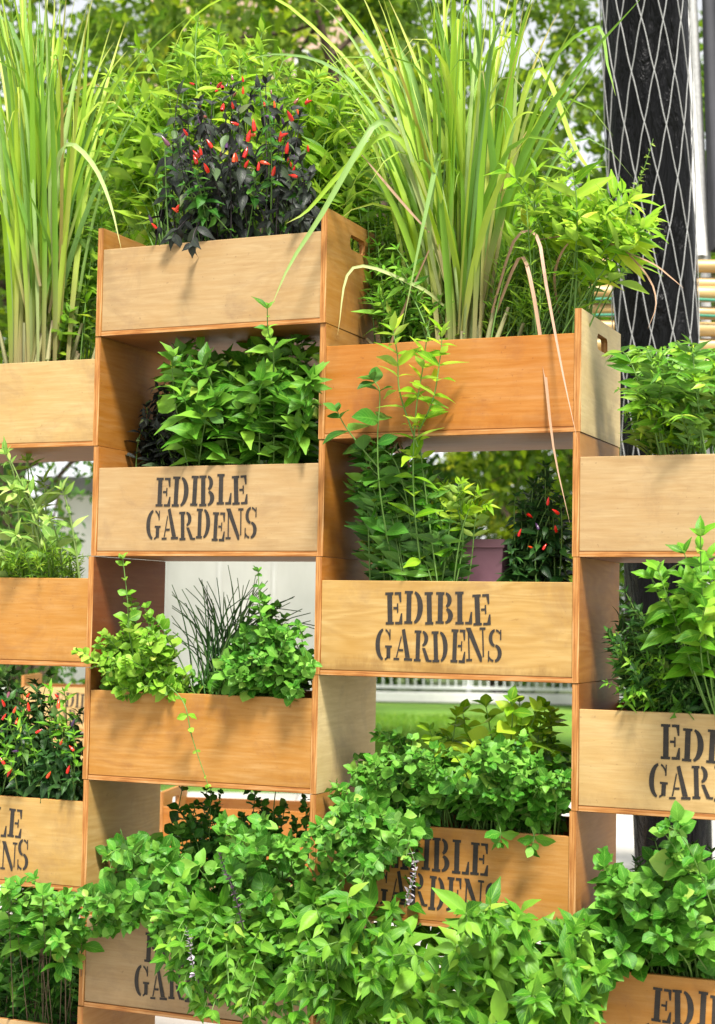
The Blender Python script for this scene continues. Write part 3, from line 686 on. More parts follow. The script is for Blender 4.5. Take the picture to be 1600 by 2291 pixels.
def fruits(root, pts, rg, size=(.016, .029), dirs=(0, -.3, .9), dark=0.15, jit=.6):
    base = np.array(root.location)
    for p in pts:
        d = nrm(np.array(dirs)+rg.normal(0, jit, 3)); M = frames(np.cross(d, [.2, 1, .1])[None], d[None])[0]*rg.uniform(*size)
        o = bpy.data.objects.new('chili_pepper', (CHILI_D if rg.uniform() < dark else CHILI)[rg.integers(0, 3)]); LINK(o); o.parent = root
        q = p-base; o.matrix_basis = Matrix([[*M[r], q[r]] for r in range(3)]+[[0, 0, 0, 1]])
rp = np.random.default_rng(77)
pp = herb('pepper_plant', 'ornamental pepper with blackish purple leaves and upright red chilies', 'pepper plant', 2, 8,
          [(540, 320, 185, 150, 6), (540, 230, 150, 60, 1.6), (560, 440, 150, 70, 3), (430, 260, 60, 60, 1), (420, 500, 70, 35, .7), (660, 420, 50, 60, 1)], (-.03, .24), 'chili', LM['purple'], .064, 50, 7, 11, 230,
          stem_mat=STEMP, t0=.3, pitch=.1, droop=.75, face=.7, up=.5, jit=.45, bow=.15, extra_paths=[([at(430, 480, .05), at(400, 510, .0), at(385, 530, -.02)], 3, .06), ([at(450, 490, .03), at(435, 520, -.03), at(430, 545, -.05)], 2, .07)])
herb('leafy_sprig', 'dark green sprigs mingled through the purple-leaved pepper', 'herb', 2, 8, [(520, 300, 170, 120, 3), (420, 430, 80, 70, 1.5), (620, 430, 80, 60, 1)], (-.05, .15), 'chili', LM['mintd'], .050, 18, 6, 15, 70, t0=.45, pitch=.3, droop=.3, bow=.15)
spots = []
for cx, cy in [(405, 300), (385, 315), (420, 290), (450, 345), (440, 355), (455, 335), (530, 350), (550, 345), (525, 355), (570, 285), (565, 295), (625, 295), (630, 305), (590, 350), (580, 380), (610, 385), (660, 375), (665, 385), (515, 235), (500, 238), (450, 228), (600, 235), (590, 230), (485, 188), (500, 192), (655, 258), (615, 258), (690, 330), (640, 330), (470, 380), (395, 460), (393, 470), (345, 490), (350, 498), (535, 275), (560, 310), (485, 325), (505, 330), (545, 365)]:
    spots.append(at(cx+rp.normal(0, 4), cy+8+rp.normal(0, 4), rp.uniform(-.06, -.02)))
fruits(pp, spots, rp)
fruits(pp, [at(rp.uniform(420, 690), rp.uniform(170, 380), rp.uniform(-.04, .04)) for _ in range(26)], rp, (.012, .020), dark=.6)
ch = herb('chili_bush', 'leafy green chili bush dotted with round red chilies in the yellowish lettered crate', 'pepper plant', 1, 3,
          [(70, 1640, 120, 120, 6), (130, 1700, 60, 80, 2), (20, 1560, 60, 50, 1)], (-.03, .24), 'chili', LM['dark'], .058, 90, 8, 12, 190, t0=.15, pitch=.2, droop=.35, bow=.2)
rp = np.random.default_rng(78)
fruits(ch, [at(x, y, rp.uniform(-.07, -.03)) for x, y in [(30, 1595), (35, 1620), (65, 1590), (10, 1580), (60, 1560), (135, 1665), (165, 1680), (105, 1740), (10, 1710), (25, 1720), (160, 1625), (130, 1585), (20, 1550), (5, 1610), (130, 1560), (80, 1640), (150, 1730), (40, 1680)]], rp, (.015, .024), dark=.12, jit=.9)
cl = herb('leafy_sprig', 'bright green leafy sprigs poking from the chili bush crate', 'herb', 1, 3, [(60, 1640, 110, 110)], (-.06, .1), 'lance', LM['basil'], .045, 22, 5, 13, 80, t0=.45, bow=.2)
pb = herb('pepper_plant', 'small dark pepper plant with scattered red pods beside the curry leaf tangle', 'pepper plant', 3, 5,
          [(1210, 1190, 60, 90, 5), (1230, 1110, 45, 50, 1)], (.12, .30), 'chili', LM['dark'], .052, 64, 8, 14, 130, bx=(.12, .27), t0=.1, pitch=.2, droop=.3, bow=.2)
fruits(pb, [at(x, y, .08) for x, y in [(1180, 1150), (1205, 1185), (1245, 1190), (1225, 1130), (1160, 1200), (1215, 1230), (1190, 1225), (1250, 1150)]], rp, (.013, .021), dark=.1)

# ------------------------------------------------------------------ herbs in the crates
herb('lime_shrub', 'tall lime green shrub with narrow leaves behind the purple pepper', 'shrub', 2, 8,
     [(430, 200, 190, 120, 5), (720, 280, 150, 140, 5), (300, 330, 80, 140, 3), (760, 400, 90, 90, 2), (560, 130, 150, 60, 1.5), (250, 440, 40, 60, .8)], (.27, .48), 'lance', LM['lime'], .090, 140, 9, 21, 280, by=(.22, .31), t0=.35, free=True, bow=.25, stem_r=.0022)
herb('green_bush', 'loose mid green bush filling the gap between lemongrass and pepper crate', 'shrub', 1, 7,
     [(190, 560, 45, 200, 3), (170, 700, 40, 80, 1.5), (150, 420, 50, 100, 1), (255, 480, 40, 60, 1)], (.22, .42), 'basil', LM['lime2'], .065, 60, 7, 22, 120, bx=(.0, .26), by=(.2, .31), free=True, bow=.2)
herb('feathery_herb', 'soft feathery lime herb beside the lemongrass foot', 'herb', 3, 7,
     [(1220, 590, 110, 80, 4), (1290, 600, 60, 60, 2), (1150, 680, 60, 40, 1)], (.08, .30), 'needle', LM['dill'], .042, 130, 17, 23, 60, bx=(.02, .27), t0=.3, pitch=.8, jit=.7, bow=.35)
bsl = herb('flowering_basil', 'lime basil with narrow leaves and one pale flower spike leaning to the black post', 'herb', 3, 7,
     [(1280, 470, 90, 70, 3), (1390, 480, 70, 50, 2), (1430, 510, 40, 40, 1), (1200, 430, 60, 60, 1.5), (1400, 560, 40, 30, .6)], (-.02, .25), 'lance', LM['lime'], .10, 34, 6, 24, 150, bx=(.05, .27), t0=.45, free=True, bow=.3)
flower_spike(bsl, [at(1395, 520, .05), at(1415, 440, .05), at(1440, 380, .04), at(1462, 310, .03)], 20, .019, PETAL_G, STEM)
herb('leafy_herb', 'low mid green leafy herb between the top crate end and the lemongrass foot', 'herb', 3, 7,
     [(880, 640, 60, 80, 3), (930, 690, 60, 50, 2), (860, 560, 50, 50, 1)], (.06, .28), 'lance', LM['basil'], .055, 48, 7, 25, 110, bx=(-.27, .0), t0=.35, free=True, bow=.25)
herb('lime_shrub', 'lime shrub filling behind the big lemongrass blades', 'shrub', 3, 7,
     [(900, 400, 120, 140, 3), (1150, 560, 100, 110, 2), (820, 480, 60, 90, 2), (1080, 640, 160, 60, 2)], (.26, .40), 'lance', LM['lime2'], .065, 75, 8, 26, 110, by=(.24, .31), t0=.3, free=True, bow=.2)
herb('basil_bush', 'broad-leaved basil bush under the top pepper crate', 'basil', 2, 6,
     [(540, 850, 160, 90, 6), (430, 860, 70, 80, 2.5), (650, 830, 55, 90, 2.5), (520, 960, 160, 60, 2), (620, 940, 70, 70, 1.5)], (-.05, .26), 'basil', LM['basilf'], .096, 58, 7, 31, 280, bx=(-.06, .18), t0=.2, face=.8, bow=.3, droop=.15,
     extra_paths=[([at(610, 900, .05), at(612, 790, -.03), at(600, 740, -.07), at(598, 690, -.08)], 5, .07)])
herb('dark_herb', 'shadowy purple-black herb in the inner corner beside the broad-leaved basil', 'herb', 2, 6,
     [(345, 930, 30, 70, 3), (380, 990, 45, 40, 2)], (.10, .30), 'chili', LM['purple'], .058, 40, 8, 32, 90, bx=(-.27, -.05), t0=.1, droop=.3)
herb('sage', 'pale soft sage with thick stems above feathery dill', 'sage', 1, 5,
     [(60, 1050, 60, 80, 3), (110, 1120, 60, 60, 2), (20, 1190, 70, 60, 2), (130, 1180, 40, 60, 1)], (-.08, .18), 'lance', LM['sage'], .085, 13, 4, 33, 110, bx=(-.1, .25), t0=.25, stem_r=.003, pitch=.7, bow=.2, stem_mat=plain_mat('pale sage stem', (.24, .36, .10), .6))
herb('dill', 'low feathery dill spilling along the rim under the sage', 'dill', 1, 5,
     [(90, 1255, 110, 35, 4), (20, 1240, 60, 40, 2), (110, 1290, 30, 20, .8)], (-.03, .25), 'needle', LM['dill'], .032, 75, 14, 34, 50, t0=.2, pitch=.8, jit=.7)
herb('curry_plant', 'dark curry leaf tangle with drooping leaflets in the wavy-figured crate', 'curry plant', 3, 5,
     [(880, 1130, 90, 100, 5), (930, 1220, 110, 70, 4), (850, 1040, 60, 50, 2.5), (930, 1040, 60, 40, 1.5), (990, 1130, 50, 60, 1.2)], (.0, .27), 'lance', LM['curry'], .072, 100, 9, 35, 300, arr='pinnate', bx=(-.20, -.02), t0=.12, curl=.06, bow=.45, pitch=.5, rosette=False)
herb('curry_plant', 'lime young curry fronds reaching across the gap in front of the mauve wall', 'curry plant', 3, 5,
     [(1050, 1120, 60, 30, 3), (1010, 1090, 50, 40, 2)], (.0, .2), 'lance', LM['curryl'], .052, 13, 7, 36, 120, arr='pinnate', bx=(-.1, .0), t0=.5, curl=.05, bow=.4)
herb('lime_sapling', 'young sapling with lime leaf tips climbing in front of the deep orange crate', 'sapling', 3, 5, [(940, 960, 20, 30)], (-.05, .0), 'lance', LM['curryl'], .07, 1, 3, 37, 90, bx=(-.12, .05), by=(.03, .1), t0=.5,
     extra_paths=[([at(945, 1300, .05), at(925, 1100, -.02), at(930, 930, -.06), at(945, 830, -.07), at(962, 705, -.08)], 14, .082),
                  ([at(935, 1000, -.04), at(895, 880, -.07), at(890, 800, -.08), at(880, 740, -.08)], 8, .080),
                  ([at(940, 960, -.04), at(970, 890, -.07), at(985, 800, -.07), at(990, 745, -.07)], 8, .078)])
herb('leafy_sapling', 'blue-green broad-leaved sapling touching the rim of the deep orange crate', 'sapling', 3, 5, [(860, 990, 20, 20)], (-.05, .0), 'broad', LM['mintd'], .085, 1, 2, 38, 40, bx=(-.2, -.1), by=(.03, .1), t0=.5,
     extra_paths=[([at(880, 1280, .05), at(850, 1100, -.03), at(845, 980, -.06), at(850, 880, -.07), at(835, 850, -.08)], 6, .085), ([at(850, 1050, -.03), at(800, 990, -.06), at(770, 950, -.07), at(755, 920, -.08)], 3, .07)])
herb('mint', 'leggy pale mint with one tall shoot in the plain orange crate', 'mint', 2, 4,
     [(290, 1470, 95, 75, 6), (200, 1450, 50, 40, 1.3), (330, 1400, 60, 50, 1.5), (300, 1540, 70, 30, 1.5)], (-.10, .18), 'mint', LM['mintl'], .037, 72, 8, 41, 220, bx=(-.25, -.02), t0=.3, bow=.25,
     extra_paths=[([at(310, 1520, .04), at(290, 1420, -.02), at(285, 1340, -.04), at(275, 1250, -.05)], 8, .042), ([at(360, 1520, .0), at(410, 1570, -.06), at(430, 1650, -.05), at(465, 1755, -.03)], 6, .022)])
herb('mint', 'rounded mint mound beside the chives in the plain orange crate', 'mint', 2, 4,
     [(590, 1470, 100, 65, 6), (660, 1500, 60, 50, 2), (520, 1510, 60, 40, 2), (640, 1420, 50, 40, 1.5), (590, 1360, 30, 40, .6)], (-.09, .18), 'mint', LM['mint'], .041, 84, 7, 42, 240, bx=(.0, .26), t0=.3, bow=.25,
     extra_paths=[([at(600, 1500, .04), at(585, 1400, -.02), at(580, 1330, -.03), at(578, 1280, -.03)], 6, .045)])
herb('rosemary', 'dense dark rosemary-like bush with lighter tips in the cream lettered crate', 'herb', 4, 4,
     [(1470, 1460, 100, 100, 6), (1530, 1520, 80, 70, 3), (1400, 1400, 40, 50, 1.2), (1560, 1430, 60, 80, 2)], (-.03, .26), 'lance', LM['rosem'], .050, 120, 11, 43, 260, bx=(-.18, .2), t0=.12, curl=.04, bow=.2, pitch=.7)
herb('leafy_sprig', 'lighter green shoots standing out of the dark rosemary-like bush', 'herb', 4, 4,
     [(1420, 1490, 50, 70, 2), (1500, 1470, 90, 90, 2)], (-.05, .06), 'lance', LM['basil'], .036, 22, 7, 44, 80, t0=.4, bow=.2, pitch=.7)
herb('basil_branch', 'glossy pale green basil branch leaning over the pale tan crate corner', 'basil', 4, 4,
     [(1560, 1280, 60, 70, 3), (1595, 1215, 40, 45, 1.2), (1510, 1300, 60, 40, 2.5), (1570, 1380, 60, 40, 2)], (-.20, -.05), 'basil', LM['basil'], .085, 14, 6, 45, 100, bx=(.0, .25), by=(.03, .15), t0=.45, free=True, bow=.1, face=.8)
herb('mint', 'dense mint cushion filling the opening above the half-covered lettering', 'mint', 3, 3,
     [(1000, 1730, 200, 85, 6), (1130, 1750, 140, 90, 4), (860, 1760, 110, 80, 3), (1170, 1700, 110, 70, 3), (900, 1680, 80, 60, 1.5), (1220, 1790, 60, 50, 1.5)], (-.10, .22), 'mint', LM['mint'], .042, 150, 7, 46, 300, t0=.3, curl=.03, bow=.3,
     extra_paths=[([at(1110, 1820, -.02), at(1120, 1860, -.05), at(1118, 1885, -.05)], 3, .04), ([at(1180, 1830, -.02), at(1195, 1870, -.05), at(1190, 1895, -.05)], 3, .045), ([at(940, 1820, -.02), at(935, 1850, -.05), at(930, 1870, -.05)], 3, .04)])
herb('broad_herb', 'bright yellow-green broad leaves standing out of the dense mint cushion', 'herb', 3, 3,
     [(1090, 1625, 120, 40, 4), (1200, 1620, 60, 40, 2), (980, 1660, 90, 40, 1.5)], (.02, .20), 'broad', LM['lime'], .062, 22, 4, 47, 80, by=(.12, .28), t0=.5, bow=.2)
herb('mint', 'big cascade of round-leaved mint hiding the greyish lettered crate', 'mint', 2, 2,
     [(420, 1960, 230, 110, 7), (280, 1970, 120, 90, 3.5), (570, 1960, 160, 120, 5), (640, 1880, 80, 60, 1.5), (520, 2100, 190, 90, 4), (210, 2040, 55, 50, 1.6), (300, 2060, 70, 40, 1.6), (620, 2130, 110, 80, 1.6)], (-.24, .20), 'mint', LM['mint'], .052, 135, 6, 51, 300, t0=.42, bow=.4, face=.6, curl=.03)
herb('mint', 'shaded dark mint at the back behind the mint cascade', 'mint', 2, 2,
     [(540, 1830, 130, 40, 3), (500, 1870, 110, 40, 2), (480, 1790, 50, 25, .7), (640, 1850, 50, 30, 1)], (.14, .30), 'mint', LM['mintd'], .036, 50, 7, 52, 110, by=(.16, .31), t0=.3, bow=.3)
ba = herb('basil_bush', 'large drooping basil with long leaves spilling over the orange crate', 'basil', 3, 1,
     [(930, 2110, 240, 90, 5), (1120, 2120, 190, 100, 4), (770, 2140, 130, 110, 4), (1270, 2130, 100, 80, 2.5), (1000, 2240, 340, 80, 7), (1350, 2090, 50, 60, .9)], (-.30, .08), 'basil', LM['basilf'], .084, 112, 6, 53, 300, t0=.38, curl=.04, bow=.4, face=.8, droop=.25, free=True)
flower_spike(ba, [at(905, 2030, -.14), at(920, 1980, -.16), at(930, 1940, -.16), at(915, 1890, -.16)], 14, .018, PETAL_W, STEM)
bl = herb('basil_bush', 'purple-spiked basil hanging over the lower lettering of the greyish crate', 'basil', 2, 2,
     [(540, 2140, 110, 80, 4), (640, 2200, 110, 80, 4), (470, 2190, 60, 70, 2.2), (700, 2060, 60, 60, 2), (430, 2140, 60, 80, 3), (390, 2080, 50, 40, 1.4), (500, 2240, 100, 40, 3), (640, 2260, 110, 40, 2.5)], (-.27, -.08), 'basil', LM['basilf'], .068, 92, 6, 54, 290, bx=(.0, .26), by=(.03, .12), t0=.5, bow=.5, face=.8, droop=.3, free=True)
flower_spike(bl, [at(545, 2080, -.2), at(525, 2000, -.22), at(505, 1950, -.22), at(488, 1905, -.22)], 20, .017, PETAL_P, STEMP)
flower_spike(bl, [at(445, 2200, -.23), at(430, 2150, -.25), at(425, 2110, -.25), at(415, 2070, -.25)], 14, .019, PETAL_W, STEMP)
herb('mint', 'airy mint runners reaching across the crate joint under the cream inner panel', 'mint', 3, 3,
     [(760, 1860, 60, 60, 3), (730, 1950, 50, 60, 2), (800, 1960, 60, 60, 2), (890, 1940, 60, 70, 2.2), (820, 1840, 60, 50, 1)], (-.22, -.06), 'mint', LM['mint'], .038, 46, 6, 55, 150, bx=(-.27, -.05), by=(.03, .12), t0=.45, bow=.35, free=True)
herb('basil_bush', 'shaded basil in the dark opening under the chili crate', 'basil', 1, 1,
     [(70, 2080, 110, 70, 5), (130, 2070, 60, 60, 2), (60, 2010, 60, 30, 1), (60, 2190, 100, 40, .8)], (.0, .26), 'basil', LM['mintd'], .060, 110, 9, 56, 200, t0=.04, curl=.04, stem_r=.0011, bow=.3, droop=.2, stem_mat=STEMD)  # dark leaf and stem tones carry the opening's shade in their colour
herb('dark_herb', 'low dark herb added in place of deep shade at the soil under the shaded basil', 'herb', 1, 1, [(60, 2200, 120, 55, 3), (120, 2160, 70, 60, 2)], (.0, .2), 'lance', LM['rosem'], .05, 50, 7, 60, 60, t0=.1, bow=.2, stem_r=.001)  # added plant; its dark leaves stand in for deep shade above the soil
herb('mint', 'mint shoots crossing over from the cascade to the shaded basil', 'mint', 1, 1,
     [(110, 2030, 60, 40, 3), (60, 1990, 50, 30, 2), (130, 2080, 50, 40, 2)], (-.16, -.04), 'broad', LM['mint'], .058, 18, 5, 57, 90, bx=(.0, .26), by=(.03, .1), t0=.5, bow=.3, free=True, stem_mat=STEMD, stem_r=.001)
herb('mint', 'large round-leaved mint in the orange lettered crate beside the dark rosemary crate', 'mint', 4, 2,
     [(1400, 1960, 70, 80, 4), (1470, 2050, 120, 90, 5), (1560, 2100, 70, 110, 3), (1400, 2130, 90, 70, 3), (1490, 1900, 50, 50, 1.5), (1470, 2190, 90, 60, 1.5)], (-.16, .15), 'mint', LM['mint'], .060, 62, 6, 58, 290, t0=.35, curl=.03, bow=.3, face=.75)
dk = herb('dark_herb', 'dark fine-leaved herb at the back behind the large round-leaved mint', 'herb', 4, 2,
     [(1480, 1970, 100, 70, 4), (1560, 1960, 50, 70, 2), (1440, 2050, 80, 60, 2)], (.12, .30), 'lance', LM['rosem'], .045, 50, 8, 59, 90, by=(.15, .31), t0=.2, bow=.2)
fruits(dk, [at(1545, 1950, .05)], np.random.default_rng(4), (.055, .058), dark=0, jit=.1)
herb('curry_plant', 'glossy young curry leaf plant with arching fronds in the pale tan crate', 'curry plant', 4, 6,
     [(1480, 820, 110, 60, 5), (1420, 860, 60, 80, 3), (1560, 850, 60, 90, 4), (1500, 930, 90, 60, 3), (1430, 960, 50, 40, 1)], (-.05, .24), 'lance', LM['currym'], .062, 40, 11, 61, 300, arr='pinnate', bx=(-.12, .16), curl=.04, t0=.3, bow=.6, pitch=.4, rosette=False)
herb('curry_plant', 'yellow-green new fronds inside the glossy curry leaf plant', 'curry plant', 4, 6,
     [(1540, 880, 70, 60, 3), (1460, 950, 60, 40, 2), (1500, 800, 60, 40, 1)], (-.02, .2), 'lance', LM['curryl'], .055, 24, 9, 62, 130, arr='pinnate', t0=.3, bow=.5, pitch=.4)
def chives(label, col, lev, seed):
    rg = np.random.default_rng(seed); xc = crate_x(col); base = np.array([xc-.02, .15, lev*H+.16]); root = thing('chives', label, 'chives', base, 0, PLANT_GROUP)
    for k in range(95):
        px = rg.normal(510, 95); px = np.clip(px, 385, 695); py = 1290+abs(rg.normal(0, 60))+((px-510)/180)**2*30; Y = rg.uniform(.08, .24); tip = at(px, py, Y)
        tip[0] = np.clip(tip[0], xc-W2+.02, xc+W2-.02); b = base+np.array([rg.normal(0, .03), rg.normal(0, .03), 0]); L = np.linalg.norm(tip-b)
        path = bez(b, b+np.array([(tip[0]-b[0])*.12, (tip[1]-b[1])*.1, L*.62]), tip, 9)
        if rg.uniform() < .2: path[-2:] += np.array([[.012, 0, -.008], [.035, 0, -.035]])*rg.choice([-1, 1])*np.array([1, 1, 1])
        V, Q, U = tube(path, np.linspace(.0033, .0011, 9), 3); obj('blade', mesh_np('blade', V-base, Q, U), CHIVE, root)
chives('dark spiky chives clump between two mints against the white wall', 2, 4, 9)

# ------------------------------------------------------------------ black wrapped post with wire mesh
def black_film():
    t = NT('black plastic film'); tc = t.n('TexCoord'); o = tc.outputs['Object']
    n1 = t.noise(t.map(o, (16, 16, 3)), 1, 5, .6, .8); n2 = t.noise(t.map(o, (4, 4, 2)), 1, 4)
    p = t.n('BsdfPrincipled'); t.l(t.ramp(n2, [(.3, (.002, .002, .002)), (.7, (.004, .004, .005))]), p.inputs['Base Color'])
    p.inputs['Specular IOR Level'].default_value = .14; t.l(t.math('MULTIPLY_ADD', n2, .4, .18), p.inputs['Roughness']); t.l(t.bump(n1, 1.0, .06), p.inputs['Normal']); t.l(p.outputs[0], t.out.inputs['Surface']); return t.m
a0, a1 = atd(1443, 0, 5.6), atd(1468, 750, 5.6); dz = (a1-a0)/(a1[2]-a0[2])
foot = a0+dz*(0-a0[2]); topp = a0+dz*(3.9-a0[2])
post = thing('wrapped_post', 'thick post wrapped in black plastic film and diamond wire mesh', 'post', foot)
rg = np.random.default_rng(8); nz, ns = 70, 40; V = []
def prad(z): return .130+.022*(z/3.9)
for i in range(nz+1):
    z = 3.9*i/nz; c = (topp-foot)*(z/3.9)
    for k in range(ns):
        th = 6.2832*k/ns; r = prad(z)*(1+.02*math.sin(th*5+z*3)+.012*math.sin(th*9-z*7))-.004; V.append(c+np.array([r*math.cos(th), r*math.sin(th), 0]))
Q = [(i*ns+k, i*ns+(k+1) % ns, (i+1)*ns+(k+1) % ns, (i+1)*ns+k) for i in range(nz) for k in range(ns)]
obj('film_wrap', mesh_np('film_wrap', V, Q), black_film(), post)
WIRE = plain_mat('galvanised wire', (.40, .40, .39), .5, .2, 60, .1, .5, .2)
for s in (-1, 1):
    for k in range(13):
        pts = []
        for i in range(61):
            z = 1.75+2.15*i/60; c = (topp-foot)*(z/3.9); n_ = z/.175; th = 6.2832/13*(k+s*(n_+.035*math.sin(n_*6.2832))*.5)+.012*math.sin(z*9+k*2.1)
            r = prad(z)+.0035; pts.append(c+np.array([r*math.cos(th), r*math.sin(th), 0]))
        V, Q, U = tube(pts, .0019, 4); obj('wire', mesh_np('wire', V, Q, U), WIRE, post)
# ------------------------------------------------------------------ bamboo screen
def bamboo_mat(name, col):
    t = NT(name); tc = t.n('TexCoord'); n1 = t.noise(t.map(tc.outputs['Object'], (3, 40, 40)), 1, 5); c = t.ramp(n1, [(.3, hsv(col, -.01, 1.1, .65)), (.7, hsv(col, 0, .95, 1.15))])
    p = t.n('BsdfPrincipled', Roughness=.4); t.l(c, p.inputs['Base Color']); t.l(p.outputs[0], t.out.inputs['Surface']); return t.m
BAM = bamboo_mat('bamboo cane', (.50, .34, .13))
def bamboo(L, r, seed):
    rg = np.random.default_rng(seed); xs, rs = [0.0], [r]; x = 0
    while x < L-.05:
        x2 = min(L, x+rg.uniform(.28, .38)); xs += [x2-.012, x2-.006, x2]; rs += [r, r*1.10, r*.97]; x = x2
    xs.append(L); rs.append(r)
    V, Q, U = tube([(a, 0, 0) for a in xs], rs, 10)
    return mesh_np('pole', V, Q, U)
sl = atd(1290, 700, 6.5); sr = atd(1720, 700, 6.5); ang = math.atan2(sr[1]-sl[1], sr[0]-sl[0]); LB = np.linalg.norm((sr-sl)[:2])
screen = thing('bamboo_screen', 'stack of horizontal bamboo poles lashed behind the black wrapped post', 'screen', (sl[0], sl[1], 0), ang)
for k, py in enumerate((595, 630, 657, 693, 735, 775, 810, 845)):
    z = atd(1500, py, 6.5)[2]; o = obj('pole', bamboo(LB, .027+.003*(k % 3), k), BAM, screen, (0, .02*(k % 2), z)); o.rotation_euler = (0, R((-.4, .5, -.2, .8, .2, -.5, .3, 0)[k]), 0)
for x in (LB*.46, LB*.97):
    m = bamboo(3.1, .035, 30+int(x*10)); o = obj('upright', m, BAM, screen, (x, .09, 0)); o.rotation_euler = (0, R(-90), 0)
GRN = plain_mat('green lashing cord', (.03, .22, .13), .6)
for z in (atd(1500, 676, 6.5)[2], atd(1500, 712, 6.5)[2]):
    V, Q, U = tube([(x, -.033+.01*math.sin(x*9), z+.008*math.sin(x*5)) for x in np.linspace(0, LB, 20)], .006, 5); obj('cord', mesh_np('cord', V, Q, U), GRN, screen)
# ------------------------------------------------------------------ furled parasol beside the post
pf = atd(1562, 575, 6.9); par = thing('furled_parasol', 'furled white and charcoal parasol beside the black wrapped post', 'parasol', (pf[0], pf[1], 0))
def furl(r0, r1, z0, z1, folds, a, b, shift, lean):
    n, s = 14, 36; V = []
    for i in range(n+1):
        t = i/n; z = z0+(z1-z0)*t
        for k in range(s+1):
            th = a+(b-a)*k/s; r = (r0+(r1-r0)*t)*(1+.14*math.cos(th*folds+t*1.2)); V.append((shift+lean*(z-z0)+r*math.cos(th), r*math.sin(th), z))
    Q = [(i*(s+1)+k, i*(s+1)+k+1, (i+1)*(s+1)+k+1, (i+1)*(s+1)+k) for i in range(n) for k in range(s)]
    return mesh_np('canopy', V, Q)
zb = pf[2]; zt = atd(1530, -200, 6.9)[2]
obj('canopy', furl(.042, .006, zb, zt, 7, 0, 6.2832, 0, -.047), plain_mat('white canvas', (.78, .77, .75), .8, .06, 4), par, label='white canvas fold')
obj('canopy_back', furl(.075, .05, zb+.02, zt, 6, 0, 6.2832, .13, -.052), plain_mat('charcoal canvas', (.06, .06, .07), .8, .2, 4), par, label='charcoal canvas fold')
V, Q, U = tube([(.05, .01, 0), (.03, .01, zb), (-.05, 0, zt)], .022, 8); obj('pole', mesh_np('pole', V, Q, U), WIRE, par)
V, Fc = box(-.25, .25, -.25, .25, 0, .06); obj('base', poly_mesh('base', V, Fc), WHITE, par)
# ------------------------------------------------------------------ crates standing further back
BG = 'crates standing further back'
pa = toward(365+181, 6.1)
for k, tn in enumerate(('orange', 'tan', 'deep')):
    crate(9, k, tn, ('orange crate at the foot of the far stack seen behind the mint cascade', 'pale middle crate of the far stack behind the mint cascade', 'deep orange top crate of the far stack behind the mint cascade')[k], loc=(pa[0], pa[1], k*H), rz=R(14), group=BG)
pb_ = toward(192, 8.0)
pal = thing('pallet', 'low timber pallet under the far lettered crate stack', 'pallet', (pb_[0], pb_[1]+.17, 0), R(20), BG)
for k in range(3): obj('bearer', bbox_mesh('bearer', -.04, .04, -.2, .2, 0, .12, .003), wood('brown'), pal, (-.25+.25*k, 0, 0))
for k in range(4): obj('deck_board', bbox_mesh('deck_board', -.31, .31, -.045, .045, 0, .022, .002), wood('orange'), pal, (0, -.155+.103*k, .1205))
for k in range(4):
    crate(8, k, ('tan', 'orange', 'pale', 'pale')[k], ('tan crate resting on the timber pallet', 'orange crate second on the timber pallet stack', 'pale crate third on the timber pallet stack', 'pale lettered crate topping the far pallet stack behind the chili bush')[k],
          text=k == 3, loc=(pb_[0], pb_[1], .145+k*H*.92), rz=R(20), group=BG)
# ------------------------------------------------------------------ white cabin, mauve planter wall, railing
def cabin_wall():
    t = NT('white rendered wall'); tc = t.n('TexCoord'); o = tc.outputs['Object']; n1 = t.noise(t.map(o, (1.4, 1.4, .5)), 1, 7, .65); n2 = t.noise(t.map(o, (9, 9, 2)), 1, 5)
    c = t.ramp(n1, [(.35, (.60, .59, .55)), (.6, (.72, .71, .67))]); c = t.mix(t.math('MULTIPLY', t.math('GREATER_THAN', n2, .66), .25), c, (.42, .40, .35))
    p = t.n('BsdfPrincipled', Roughness=.8); t.l(c, p.inputs['Base Color']); t.l(t.bump(n2, .2, .01), p.inputs['Normal']); t.l(p.outputs[0], t.out.inputs['Surface']); return t.m
c0 = toward(120, 15.0); c1 = toward(735, 15.0); wd = np.linalg.norm((c1-c0)[:2]); ang = math.atan2(c1[1]-c0[1], c1[0]-c0[0])
cab = thing('white_cabin', 'white rendered garden cabin beyond the chives', 'cabin', (c0[0], c0[1], 0), ang); CW = cabin_wall()
obj('wall', bbox_mesh('wall', 0, wd, 0, 2.2, 0, 2.55, .01), CW, cab)
obj('roof', bbox_mesh('roof', -.15, wd+.15, -.2, 2.4, 2.55, 2.70, .02), plain_mat('grey roofing felt', (.16, .16, .16), .8), cab)
for k in range(1, 5): obj('cover_strip', bbox_mesh('cover_strip', -.02, .02, -.02, -.001, .02, 2.5, .003), WHITE, cab, (wd*k/5, 0, 0))
MAUVE = plain_mat('mauve plastic', (.30, .14, .18), .6, .15, 14)
mp = at(1075, 1300, .235); mv = thing('plant_pot', 'square mauve plastic pot standing in the crate behind the curry leaf tangle', 'pot', (mp[0], .235, 5*H+TB+.002))
def pot_mesh(w0, w1, h, th):
    V, Fc = [], []
    for w_, z in ((w0, 0), (w1, h), (w1-th, h), (w0-th, .01)): V += [(-w_, -w_, z), (w_, -w_, z), (w_, w_, z), (-w_, w_, z)]
    for r in range(3): Fc += [(r*4+k, r*4+(k+1) % 4, r*4+4+(k+1) % 4, r*4+4+k) for k in range(4)]
    return poly_mesh('wall', V, Fc+[(3, 2, 1, 0), (12, 13, 14, 15)])
obj('wall', pot_mesh(.062, .082, .30, .004), MAUVE, mv); obj('rim', bbox_mesh('rim', -.086, .086, -.086, -.0825, .282, .302, .001), MAUVE, mv)
V, Fc = box(-.076, .076, -.076, .076, .25, .27); obj('soil', poly_mesh('soil', V, Fc), SOIL, mv)
